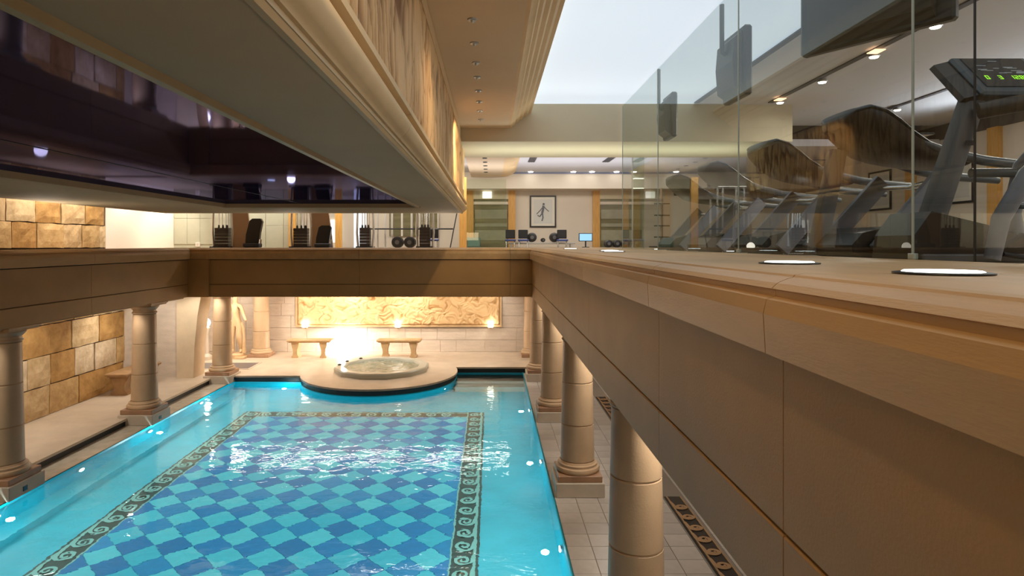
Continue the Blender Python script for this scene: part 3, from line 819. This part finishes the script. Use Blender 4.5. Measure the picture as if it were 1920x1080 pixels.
# ================================================================== GLASS SCREEN
GX = 2.42
gs = empty('glass_screen', (GX, 0, CZ-.09)); tag(gs, 'tall frameless tinted glass screen standing on the right parapet ledge', 'glass screen')
jt = [-1.5, 1.2, 3.07, 3.52, 6.0, 8.9, 11.3]
for a, b in zip(jt[:-1], jt[1:]):
    MB().add([(0, a+.004, 0), (0, b-.004, 0), (0, b-.004, 2.63), (0, a+.004, 2.63)], [(0, 1, 2, 3)]).build('pane', M['glass'], gs)
for y in (3.52, 6.0, 8.9, 11.3):
    MB().box(-.006, .006, y-.004, y+.004, 0, 2.63).build('pane_edge', M['glassedge'], gs)
MB().box(-.004, .004, 3.065, 3.073, 0, 2.63).build('seal', M['glassedged'], gs)
for y in (3.52, 6.0):
    MB().box(-.015, .015, y-.025, y+.025, 0, .035, .003).build('clamp', M['glassedge'], gs)

# recessed uplights in the ledge and the gym floor
def uplight(x, y, z, rad, label, group):
    r = empty('floor_uplight', (x, y, z)); tag(r, label, 'floor light', group)
    MB().lathe([(0, 0), (rad*1.12, 0), (rad*1.12, .004), (rad, .006), (0, .006)], n=28).build('rim', M['dark'], r, True)
    MB().lathe([(0, .005), (rad*.92, .005), (rad*.85, .010), (0, .013)], n=28).build('lens', M['upglow'], r, True)
for x, y, l in ((1.36, 1.85, 'largest round uplight glowing in the ledge near the right edge'),
                (1.36, 2.8, 'second round uplight in the ledge, left of the largest one'),
                (1.36, 6.8, 'uplight in the ledge just left of the first treadmill row'),
                (1.45, 7.5, 'uplight in the ledge paired with its nearer neighbour'),
                (1.36, 10.5, 'farthest small uplight in the ledge near the beam corner')):
    uplight(x, y, CZ-.09, .115, l, 'uplights in the stone ledge')
for x, y, l in ((3.12, 5.2, 'uplight behind the glass below the big treadmill shell'), (3.5, 7.2, 'uplight behind the glass in the middle of the treadmills'),
                (3.4, 8.6, 'uplight behind the glass between the far treadmills'), (3.2, 11.6, 'uplight behind the glass beyond the last treadmill')):
    uplight(x, y, GF, .13, l, 'uplights in the gym floor')
for x, y in ((-8.3, 9.6), (-5.2, 14.5)):
    uplight(x, y, GF, .1, 'round uplight in the gallery floor below the stone block wall' if x < -6 else 'round uplight in the floor behind the far beam by the machines', 'uplights in the far gallery floor')

# ================================================================== GYM CEILING TRACKS, SPOTS
for x, y0, y1, l in ((3.75, 3.0, 11.2, 'long dark slot in the gym ceiling closest to the glass'), (5.1, 3.0, 11.2, 'middle dark light track of the gym ceiling'), (7.6, 3.0, 14, 'dark light track of the gym ceiling closest to the right wall')):
    r = empty('light_track', (x, y0, CZ+2.585)); tag(r, l, 'light track', 'tracks on the gym ceiling')
    MB().box(-.045, .045, 0, y1-y0, -.018, 0).build('rail', M['slotdark'], r)
spots = [(5.1, 6.15), (5.1, 7.15), (5.1, 8.3), (5.1, 9.6), (5.1, 11.0), (7.6, 8.6), (7.6, 10.0), (7.6, 11.6), (7.6, 13.0), (7.6, 7.2)]
for i, (x, y) in enumerate(spots):
    row = 'middle' if x < 6 else 'right-hand'
    k = sorted([b for a, b in spots if a == x]).index(y)
    o_ = ('nearest', 'second', 'third', 'fourth', 'farthest')[k]
    r = empty('track_spotlight', (x+.08, y, CZ+2.567)); tag(r, '%s bright spotlight on the %s track of the gym ceiling' % (o_, row), 'spotlight', 'spotlights on the gym ceiling')
    MB().lathe([(0, 0), (.06, 0), (.075, -.03), (.07, -.04), (0, -.04)], n=16).build('housing', M['steel'], r, True)
    MB().lathe([(0, -.038), (.06, -.038), (.05, -.052), (0, -.056)], n=16).build('lamp', M['spotglow'], r, True)
    if i % 2 == 0:
        MB().box(-.16, -.02, -.28, -.1, -.03, -.018).build('reflector', M['spotwarm'], r)
for i, (px, l) in enumerate(((915, 'leftmost downlight'), (995, 'second downlight from the left'), (1075, 'middle-left downlight'), (1110, 'middle-right downlight'), (1156, 'downlight above the second doorway'), (1189, 'downlight right of the second doorway'), (1268, 'rightmost downlight'))):
    x = (px-921)/1150*18.2
    r = empty('downlight', (x, 18.2, CZ+2.15)); tag(r, l+' in the row along the far hall ceiling', 'downlight', 'downlights in the far hall')
    MB().lathe([(0, 0), (.11, 0), (.10, -.012), (0, -.012)], n=16).build('rim', M['steel'], r, True)
    MB().lathe([(0, -.012), (.08, -.012), (.06, -.03), (0, -.035)], n=16).build('lamp', M['spotglow'], r, True)
for x, y, l in ((1.05, 15.6, 'dark ceiling air slot in the far hall left of the picture'), (3.0, 15.6, 'dark ceiling air slot in the far hall right of the picture')):
    r = empty('air_vent', (x, y, CZ+2.15)); tag(r, l, 'vent', 'air slots in the far hall ceiling')
    MB().box(-.09, .09, -.5, .5, -.012, 0).build('frame', M['slotdark'], r)
    for k in (-.05, 0, .05): MB().box(k-.006, k+.006, -.48, .48, -.02, -.012).build('slat', M['frieze'], r)

# ================================================================== TREADMILLS
def loft(secs, n=20):
    """secs: (x, zc, half_width, up, down) cross sections in the YZ plane"""
    vs = []; fs = []
    for x, z, hw, up, dn in secs:
        for k in range(n):
            a = 2*PI*k/n; c, s_ = math.cos(a), math.sin(a)
            yy = hw*math.copysign(abs(c)**.6, c); zz = (up if s_ > 0 else dn)*math.copysign(abs(s_)**.8, s_)
            vs.append((x, yy, z+zz))
    for i in range(len(secs)-1):
        for k in range(n):
            j = (k+1) % n; fs.append((i*n+k, i*n+j, (i+1)*n+j, (i+1)*n+k))
    fs.append(tuple(range(n))[::-1]); fs.append(tuple((len(secs)-1)*n+k for k in range(n)))
    return MB().add(vs, fs)
def bar(p, q, wx, wy, taper=1.0):
    p, q = Vector(p), Vector(q); d = (q-p).normalized(); u = Vector((0, 1, 0)); v = d.cross(u).normalized()
    vs = []
    n = 12
    for P, t in ((p, 1), (q, taper)):
        for k in range(n):
            a = 2*PI*k/n; c, s_ = math.cos(a), math.sin(a)
            vs.append(P+u*wy/2*t*math.copysign(abs(c)**.5, c)+v*wx/2*t*math.copysign(abs(s_)**.5, s_))
    fs = [(k, (k+1) % n, n+(k+1) % n, n+k) for k in range(n)]+[tuple(range(n))[::-1], tuple(range(n, 2*n))]
    return MB().add(vs, fs)
G0 = -.11                                     # gym floor relative to the eye
def make_treadmill():
    r = empty('treadmill')                    # local z = 0 at the gym floor; x = distance from the pool axis
    z = lambda v: v-G0
    secs = [(2.74, .955, .12, .03, .05), (2.77, .99, .24, .045, .10), (2.84, 1.0, .32, .055, .17), (2.93, .965, .36, .05, .21), (3.03, .895, .365, .045, .21),
            (3.14, .815, .345, .04, .165), (3.28, .74, .315, .035, .115), (3.45, .68, .285, .03, .075), (3.65, .64, .255, .025, .045)]
    loft([(a-3.3, z(b), c, d, e) for a, b, c, d, e in secs]).build('console_shell', M['shell'], r, True)
    loft([(a-3.3, z(b)+d*.5, c+.012, .030, .018) for a, b, c, d, e in secs]).build('console_rim', M['rim'], r, True)
    for s_ in (-1, 1):
        MB().tube([(-.10, s_*.30, z(.78)), (.10, s_*.31, z(.69)), (.35, s_*.34, z(.62)), (.62, s_*.37, z(.58)), (.95, s_*.37, z(.555)), (1.05, s_*.36, z(.54))], [.02, .034, .038, .038, .034, .028], 12).build('handrail', M['rim'], r, True)
        bar((-.46, s_*.40, .05), (.06, s_*.37, z(.53)), .15, .07).build('upright', M['legm'], r, True)
        MB().box(-.35, 1.55, s_*.34-.05, s_*.34+.05, .10, .16, .01).build('side_rail', M['legd'], r)
    MB().tube([(.02, -.34, z(.47)), (.05, 0, z(.45)), (.02, .34, z(.47))], .022).build('crossbar', M['chrome'], r, True)
    hood = [(-.62, .02), (.12, .02), (.12, .13), (-.05, .20), (-.35, .24), (-.55, .19), (-.63, .10)]
    MB().prism(hood, 'y', -.36, .36).build('motor_hood', M['shell'], r)
    MB().box(.1, 1.6, -.29, .29, .07, .14, .02).build('running_belt', M['rubber'], r)
    MB().box(1.5, 1.62, -.38, .38, 0, .12, .02).build('rear_cap', M['dark'], r); MB().box(-.5, -.4, -.3, .3, 0, .03).build('foot', M['dark'], r)
    MB().box(-.05, .13, -.16, .16, z(.845), z(.86), .003).build('display', M['screen'], r)
    kn = MB().lathe([(0, -.04), (.025, -.04), (.03, 0), (0, 0)], n=10).build('fan_knob', M['dark'], r, True, loc=(-.38, .22, z(.80)))
    return r
tp = make_treadmill()
tl = ['treadmill with the largest dark console shell, nearest of its row', 'second treadmill from the glass joint, half the height of the nearest shell',
      'third treadmill of the row with a small brown console shell', 'farthest and smallest treadmill at the left end of the row']
for i, y in enumerate((4.9, 6.4, 8.0, 9.5)):
    c = tp if i == 0 else copy_tree(tp)
    c.location = (3.3, y, GF); tag(c, tl[i], 'treadmill', 'treadmills behind the glass')
bar((-.60, .20, .02), (-.42, .20, .88), .13, .12).build('column', M['legd'], tp, True)

# front cross-trainer with the green display
r = empty('cross_trainer', (2.95, 3.75, GF)); tag(r, 'cross trainer with a lit green digit console at the right edge', 'cross trainer')
bar((-.33, 0, .05), (.0, 0, 1.02), .135, .12, .9).build('column', M['legd'], r, True)
MB().box(-.10, -.05, -.07, -.066, .70, .73).build('badge', M['screen'], r)
hood = [(-.50, .0), (-.10, .0), (.35, .0), (.30, .10), (-.05, .22), (-.38, .30), (-.48, .16)]
MB().prism(hood, 'y', -.17, .2).build('flywheel_hood', M['shell'], r)
# console: tilted slab facing the near side, local frame then placed
con = empty('console', (0, 0, 0)); con.parent = r; con.location = (.12, .03, 1.15); con.rotation_euler = (math.radians(47), 0, 0)
MB().box(-.15, .33, -.20, .20, -.03, .005, .014).build('bezel', M['rim'], con)
MB().box(-.095, .29, -.14, .175, .005, .010).build('display', M['screen'], con)
dg_ = MB()
def seg7(mb, x, y, s, segs):
    q = {'a': (0, 2, 1, 2), 'b': (1, 1, 1, 2), 'c': (1, 0, 1, 1), 'd': (0, 0, 1, 0), 'e': (0, 0, 0, 1), 'f': (0, 1, 0, 2), 'g': (0, 1, 1, 1)}
    for c in segs:
        a, b, c2, d = q[c]; t = s*.13
        mb.box(x+a*s-t, x+c2*s+t, y+b*s-t, y+d*s+t, .010, .012)
D7 = {'0': 'abcdef', '1': 'bc', '3': 'abgcd', '8': 'abcdefg', '2': 'abged', '7': 'abc'}
for x, ch in ((-.05, '0'), (.03, '3'), (.10, '1'), (.13, '2'), (.16, '8'), (.19, '0')): seg7(dg_, x, -.06, .017, D7[ch])
dg_.build('digits', M['green'], con)
mb = MB(); random.seed(9)
for k in range(16): 
    x, y = -.08+random.random()*.28, .0+random.random()*.15; mb.box(x, x+.03+random.random()*.04, y, y+.006, .010, .0115)
mb.build('button_print', M['dim'], con)
MB().prism([(-.24, -.075), (-.225, -.045), (-.15, -.02), (.33, -.02), (.33, -.08), (.10, -.15), (-.06, -.14), (-.15, -.075)], 'y', -.185, .19).build('console_shell', M['shell'], con)
MB().tube([(-.05, -.1, .90), (.15, -.2, .93), (.45, -.2, .90), (.9, -.15, .95)], .05).build('heart_rate_bar', M['shell'], r, True)
MB().box(.30, .42, -.25, -.15, .76, .88, .01).build('bottle_holder', M['dark'], r)
MB().tube([(-.15, -.32, .02), (-.1, -.32, .25), (.05, -.32, .5), (.28, -.34, .72), (.6, -.36, .9), (.75, -.36, 1.1)], [.04, .045, .045, .04, .03, .03], 12).build('swing_arm', M['legm'], r, True)
MB().tube([(.40, .15, .02), (.36, .15, .3), (.42, .15, .6), (.6, .1, .85)], [.055, .05, .045, .04], 12).build('swing_arm', M['legm'], r, True)
MB().tube([(-.05+.0, -.25, .08), (.05, -.28, .16), (.14, -.28, .15), (.20, -.26, .07), (.1, -.25, .03), (-.03, -.25, .05)], .014).build('strap_loop', M['rubber'], r, True)
MB().tube([(.1, .15, .56), (.9, .1, .56)], .03).tube([(.1, -.2, .33), (1.2, -.2, .33)], .02).build('link_rod', M['rim'], r, True)
MB().tube([(.22, -.2, .18), (.75, -.2, .16)], .02).build('link_rod', M['steel'], r, True)
MB().box(-.45, 1.3, -.2, .2, .0, .05, .01).build('base_frame', M['legd'], r)

# hanging televisions
def tv(ax, ay, bx, by, zb, zt, label):
    cx, cy = (ax+bx)/2, (ay+by)/2; L = math.hypot(bx-ax, by-ay); rz = math.atan2(by-ay, bx-ax)
    r = empty('television', (cx, cy, CZ+zb), rz); tag(r, label, 'television', 'televisions hung from the gym ceiling')
    h = zt-zb
    MB().box(-L/2, L/2, -.02, .07, 0, h, .02).build('housing', M['dark'], r)
    MB().prism([(-.02, .04), (-.10, .10), (-.12, h*.5), (-.10, h-.12), (-.02, h-.05)], 'x', -L*.4, L*.4).build('rear_bulge', M['shell'], r)
    MB().box(-L/2+.03, L/2-.03, .07, .074, .04, h-.04).build('screen', M['screen'], r)
    MB().tube([(0, -.02, h*.6), (0, -.14, h*.7), (0, -.14, CZ+2.58-(CZ+zb))], .025).build('ceiling_mount', M['legd'], r, True)
tv(2.60, 5.15, 3.22, 4.25, 1.56, 2.4, 'largest dark television hanging at the top beside the glass')
tv(2.62, 6.9, 2.64, 6.35, 1.55, 2.28, 'middle television hanging edge-on behind the glass')
tv(2.62, 9.3, 2.62, 8.85, 1.55, 2.2, 'smallest television hanging edge-on farthest behind the glass')

# ================================================================== FAR HALL
def X_(px, y): return (px-921)*y/1150
def Z_(py, y): return CZ+(457-py)*y/1150
YB = 19.28
# doorways
def doorway(px0, px1, label_n):
    x0, x1 = X_(px0, YB), X_(px1, YB); zt = Z_(357, YB)
    d = box(x0, x1, YB-.03, YB+.01, GF, zt, 'door_%d' % label_n, M['doorglass_dark'], kind=ST)
    box(x1, x1+.22, YB-.1, YB, GF, zt+.03, 'door_frame', M['orange'], d); box(x0-.22, x0, YB-.1, YB, GF, zt+.03, 'door_frame', M['orange'], d)
    box(x0, x1, YB-.07, YB-.03, GF+.75*(zt-GF), GF+.80*(zt-GF), 'door_rail', M['gymwall'], d)
    box(x0, x1, YB-.1, YB, zt-.28, zt, 'transom', M['header'], d)
    for k, (f0, f1) in enumerate(((.12, .30), (.36, .42), (.50, .66))):
        box(x0+.04, x1-.04, YB-.045, YB-.03, GF+f0*(zt-GF), GF+f1*(zt-GF), 'door_pane', M['doorpane'], d)
    return d
doorway(888, 953, 1); doorway(1124, 1186, 2)
box(X_(905, YB), X_(922, YB), YB-.16, YB-.09, Z_(372, YB), Z_(360, YB), 'lit_sign', M['windowglow'], None)
tag(bpy.data.objects['lit_sign'], 'small glowing panel above the left doorway of the far wall', 'light panel')
r = empty('cabinet', (X_(888, 18.8), 18.9, GF)); tag(r, 'low teal cabinet at the foot of the left doorway', 'cabinet')
MB().box(-.2, .2, -.15, .15, 0, .30, .01).build('body', M['teal'], r); MB().box(-.18, .18, -.165, -.15, .03, .27).build('door', M['teal'], r)
# glass partition in front of the left doorway
r = empty('glass_door', (X_(868, 17), 17.0, GF)); tag(r, 'glass door with an orange post standing in the far hall', 'glass door')
MB().box(-.10, .10, -.05, .05, 0, 1.95).build('post', M['orange'], r)
MB().add([(.1, 0, .02), (1.2, 0, .02), (1.2, 0, 1.9), (.1, 0, 1.9)], [(0, 1, 2, 3)]).build('pane', M['glass2'], r)
MB().tube([(-.35, -.05, .0), (-.12, -.05, 1.2)], .015).build('pull_bar', M['dark'], r)
r = empty('glass_post', (X_(1197, 14.3), 14.3, GF)); tag(r, 'pale tall pilaster of frosted glass right of the second doorway', 'reflection')
MB().box(-.13, .13, -.03, .03, 0, 2.3-.02, .005).build('panel', M['glass2'], r); MB().box(-.15, -.13, -.04, .04, 0, 2.28).build('edge', M['steel'], r)  # slab stands in for a reflection, there is no post here

def picture(loc, w_, h_, label, axis='y', figure=True):
    r = empty('framed_picture', loc); tag(r, label, 'picture', 'framed pictures on the gym walls')
    if axis == 'x': r.rotation_euler = (0, 0, -PI/2)
    t = .045
    mb = MB(); mb.box(-w_/2, w_/2, -.03, 0, -h_/2, -h_/2+t).box(-w_/2, w_/2, -.03, 0, h_/2-t, h_/2).box(-w_/2, -w_/2+t, -.03, 0, -h_/2+t, h_/2-t).box(w_/2-t, w_/2, -.03, 0, -h_/2+t, h_/2-t)
    mb.build('frame', M['frame'], r)
    MB().box(-w_/2+t, w_/2-t, -.012, 0, -h_/2+t, h_/2-t).build('mount', M['matboard'], r)
    MB().box(-w_*.36, w_*.36, -.016, -.012, -h_*.38, h_*.38).build('print', M['paper'], r)
    if figure:
        mb = MB()
        def lim(pts, r_): mb.tube([(x*w_, -.018, z*h_) for x, z in pts], r_, 6)
        lim([(.02, .18), (.0, .05), (-.03, -.05)], .035); lim([(.02, .2), (.03, .26)], .03)
        lim([(-.02, .12), (-.12, .02), (-.24, -.08)], .015); lim([(.04, .14), (.14, .06), (.22, .0)], .015)
        lim([(-.03, -.05), (-.12, -.16), (-.2, -.12)], .02); lim([(-.02, -.05), (.0, -.2), (-.04, -.3)], .02)
        mb.build('sketch_figure', M['graphite'], r)
picture((X_(1018, YB), YB+.01, Z_(396.5, YB)), .83, 1.0, 'framed grey figure sketch on the far wall between the doorways')
for i, (y, l) in enumerate(((10.3, 'black framed picture on the right gym wall nearest the cross trainer'), (13.0, 'black framed picture on the right gym wall above the treadmill bars'), (15.6, 'black framed picture on the right gym wall at its far end'))):
    picture((9.89, y, CZ+1.35), .9, 1.0, l, 'x', False)
for y in (9.2, 12.0, 14.4):
    box(9.8, 9.9, y-.13, y+.13, GF, CZ+2.28, 'wall_pilaster', M['orange'], wrt)
box(9.84, 9.9, 6.0, 8.6, CZ+.6, CZ+1.9, 'wall_mirror', M['chrome'], wrt)

# dumbbell rack, dumbbells, stools
r = empty('dumbbell_rack', (X_(1015, 18.3), 18.35, GF)); tag(r, 'low pale dumbbell rack below the framed sketch', 'rack')
MB().box(-1.0, 1.0, -.2, .2, .10, .16, .01).build('shelf', M['steel'], r)
for sx in (-.9, .9): MB().box(sx-.04, sx+.04, -.2, .2, 0, .10).build('leg', M['steel'], r)
def dumbbell(x, y, z, R, label, grp='dumbbells on the rack', rz=0, lm='dark'):
    r = empty('dumbbell', (x, y, z), rz); tag(r, label, 'dumbbell', grp)
    for s_ in (-1, 1):
        a = MB().lathe([(0, -.05), (R*.8, -.05), (R, -.035), (R, .035), (R*.8, .05), (0, .05)], n=20).build('weight_head', M[lm], r, True, loc=(0, s_*.11, R)); a.rotation_euler = (PI/2, 0, 0)
        a = MB().lathe([(0, -.056), (R*.4, -.056), (R*.4, .056), (0, .056)], n=14).build('head_cap', M['legd'], r, True, loc=(0, s_*.11, R)); a.rotation_euler = (PI/2, 0, 0)
    MB().tube([(0, -.1, R), (0, .1, R)], .02).build('grip', M['chrome'], r, True)
for px, R, l in ((997, .14, 'large round black dumbbell left of centre on the rack'), (1018, .06, 'small grey dumbbell between the two large ones on the rack'), (1039, .14, 'large round black dumbbell right of centre on the rack')):
    dumbbell(X_(px, 18.3), 18.3, GF+.16, R, l)
def stool(px, y, label):
    r = empty('exercise_seat', (X_(px, y), y, GF)); tag(r, label, 'seat', 'seats beside the dumbbell rack')
    MB().box(-.14, .14, .05, .10, .26, .52, .015).build('backrest', M['dark'], r)
    MB().box(-.16, .16, -.17, .08, .18, .24, .02).build('seat', M['bluepad'], r)
    for sx in (-.12, .12):
        MB().tube([(sx, -.14, 0), (sx, -.10, .18)], .014).build('leg', M['chrome'], r); MB().tube([(sx, .08, 0), (sx, .06, .18)], .014).build('leg', M['chrome'], r)
stool(957, 17.9, 'leftmost black and blue exercise seat beside the rack'); stool(981, 17.9, 'black and blue exercise seat just left of the large dumbbells'); stool(1054, 17.9, 'black and blue exercise seat just right of the large dumbbells')
r = empty('monitor', (X_(1098, 18), 18.0, GF)); tag(r, 'small light blue monitor on a stand before the second doorway', 'monitor')
MB().box(-.20, .20, -.02, .03, .18, .42, .01).build('housing', M['dark'], r); MB().box(-.18, .18, -.026, -.02, .2, .40).build('screen', M['bluescreen'], r); MB().box(-.1, .1, -.06, .06, 0, .02).box(-.02, .02, -.01, .02, .02, .18).build('stand', M['dark'], r)
for px, l in ((1140, 'dark dumbbell on the floor at the left of the second doorway'), (1156, 'dark dumbbell on the floor in the middle of the second doorway'), (1172, 'dark dumbbell on the floor at the right of the second doorway')):
    dumbbell(X_(px, 18.2), 18.2, GF, .11, l, 'dumbbells before the second doorway')
# barbell tree at the right of the hall
def cable_rack(px, y, label):
    r = empty('barbell_rack', (X_(px, y), y, GF)); tag(r, label, 'rack')
    MB().tube([(0, 0, 0), (0, 0, 1.7)], .035).build('post', M['brownpanel'], r)
    for i, z_ in enumerate((.3, .62, .92, 1.25)): MB().tube([(-.22, -.05, z_), (.22, -.05, z_)], .018).build('peg', M['dark'], r)
    MB().box(-.3, .3, -.2, .2, 0, .04).build('base', M['dark'], r)
cable_rack(1240, 17.5, 'brown upright rack with dark pegs behind the farthest treadmill')

# weight machines in the left opening -------------------------------------
def machine(px, y, w_, h_, label, shroud=None, pale=True):
    x = X_(px, y); r = empty('weight_machine', (x, y, GF)); tag(r, label, 'weight machine', 'weight machines in the far hall')
    st = h_*.5
    n = 6
    for i in range(n): MB().box(-w_/2, w_/2, -.1, .1, .04+i*st/n, .04+(i+1)*st/n-.004, .001).build('weight_plate', M['stack'], r)
    for i in (-.3, -.05, .2, .4):
        MB().tube([(i*w_, 0, st), (i*w_, 0, h_+.1)], .012, 8).build('guide_rod', M['chrome'], r)
    for i in (-.3, .0, .3): MB().lathe([(0, 0), (.03, 0), (.022, .08), (0, .09)], n=8).build('peg', M['dark'], r, loc=(i*w_, 0, st+.03))
    for sx in (-1, 1):
        MB().tube([(sx*(w_/2+.06), 0, 0), (sx*(w_/2+.09), 0, h_*.4), (sx*(w_/2+.06), 0, h_+.2)], .03).build('frame_post', M['steel'], r, True)
    MB().tube([(-(w_/2+.06), 0, h_+.2), (w_/2+.06, 0, h_+.2)], .03).build('top_bar', M['steel'], r)
    MB().box(-w_/2-.08, w_/2+.08, -.2, .2, 0, .04).build('base', M['dark'], r)
    if shroud: MB().prism([(w_/2+.1, 0), (w_/2+.1+shroud*1.1, 0), (w_/2+.1+shroud, h_*.5), (w_/2+.1+shroud*.8, h_+.2), (w_/2+.02, h_+.2)], 'y', -.02, .04).build('shroud', M['brownpanel'], r)
    return r
machine(418, 15.6, .34, .95, 'weight machine with a brown shroud farthest left in the opening', .42)
machine(565, 16.0, .36, .95, 'weight machine with a brown shroud before the orange post', .50)
machine(685, 16.4, .27, 1.0, 'weight machine with a black plate stack beside the white post')
machine(797, 16.05, .27, 1.0, 'weight machine with a brown plate stack near the orange door post')
def backpad(px, y, h_, label, lean):
    r = empty('padded_seat', (X_(px, y), y, GF)); tag(r, label, 'exercise seat', 'padded backrests in the opening')
    pf = [(-.19, 0), (.14, 0), (.18, h_*.5), (.20+lean, h_*.9), (.16+lean, h_), (-.05+lean, h_), (-.12+lean, h_*.92), (-.17, h_*.45)]
    MB().prism(pf, 'y', -.05, .05).build('backrest', M['dark'], r)
    MB().box(-.15, .25, -.30, -.06, .02, .12, .02).build('seat', M['rubber'], r); MB().tube([(.2, -.1, 0), (.22, -.1, .22)], .03).build('post', M['chrome'], r)
backpad(475, 15.4, .74, 'tall dark padded backrest before the pale green wall', .04)
backpad(606, 15.8, .58, 'dark padded backrest left of the lit window', .02)
r = empty('panel_wall', (X_(515, 17.1), 17.1, GF)); tag(r, 'pale green panelled partition behind the tall dark backrest', 'partition')
for i in range(3):
    for j in range(2): MB().box(-.75+i*.5, -.75+i*.5+.49, 0, .05, j*.62, j*.62+.61, .004).build('panel', M['greenwall'], r)
MB().box(-.78, -.75, -.03, .06, 0, 1.3).box(.75, .78, -.03, .06, 0, 1.3).build('frame', M['steel'], r)
for px, l in ((635, 'orange wooden post beside the lit window'), (548, 'narrow orange wooden post behind the second weight machine')):
    r = box(X_(px, 17)-.09, X_(px, 17)+.09, 16.95, 17.05, GF, GF+1.9, 'wooden_post', M['orange']); tag(r, l, 'post', 'orange wooden posts')
r = box(X_(624, 19.2)-.15, X_(624, 19.2)+.22, 19.24, 19.3, GF+.15, GF+.85, 'window_1', M['windowglow'], kind=ST)
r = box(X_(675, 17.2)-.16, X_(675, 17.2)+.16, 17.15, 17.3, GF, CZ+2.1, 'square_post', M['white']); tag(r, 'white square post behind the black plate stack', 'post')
r = empty('barbell', (X_(765, 17.0), 17.0, GF)); tag(r, 'long barbell held on two pale posts in the middle of the opening', 'barbell')
MB().tube([(-1.2, 0, .52), (1.25, 0, .52)], .02).build('bar', M['dark'], r)
r2 = empty('squat_frame', (X_(765, 17.1), 17.12, GF)); tag(r2, 'pale steel power frame with tall thin posts', 'power frame')
for px in (708, 722, 735, 772, 787, 812, 822):
    MB().tube([(X_(px, 17.12)-r2.location.x, 0, 0), (X_(px, 17.12)-r2.location.x, 0, 1.7)], .03).build('post', M['steel'], r2)
MB().tube([(X_(708, 17.12)-r2.location.x, 0, 1.7), (X_(822, 17.12)-r2.location.x, 0, 1.7)], .03).build('top_bar', M['steel'], r2)
for px in (746, 769): dumbbell(X_(px, 16.6), 16.6, GF, .15, ('left' if px == 746 else 'right')+' of the two dumbbells standing below the long barbell', 'dumbbells under the barbell')
stool(812, 16.6, 'blue seat at the right end of the long barbell')
r = empty('wall_socket', (X_(371, 16.97), 16.97, GF+.03)); tag(r, 'small white wall socket low on the green panelled wall', 'socket')
MB().box(-.06, .06, -.02, .01, 0, .12, .004).build('plate', M['socket'], r); MB().box(-.025, .025, -.024, -.02, .035, .085).build('insert', M['steel'], r)
# smoky windows behind the power frame
for i, px in enumerate((757, 803)):
    w2 = box(X_(px, 19.25)-.45, X_(px, 19.25)+.33, 19.22, 19.3, GF+.35, GF+1.5, 'window_%d' % (i+2), M['doorglass_dark'], kind=ST)
    box(X_(px, 19.25)-.08, X_(px, 19.25)-.02, 19.2, 19.24, GF+.35, GF+1.5, 'window_bar', M['socket'], w2)

# floor border on the lower right deck
border(2.42, 0.6, 8.0, 0, True, L=.30, parent=low, dark='floormeander', light='benchbrown', z=-.15, Wd=.24)
border(2.42, 10.2, 4.0, 0, True, L=.30, parent=low, dark='floormeander', light='benchbrown', z=-.15, Wd=.24)
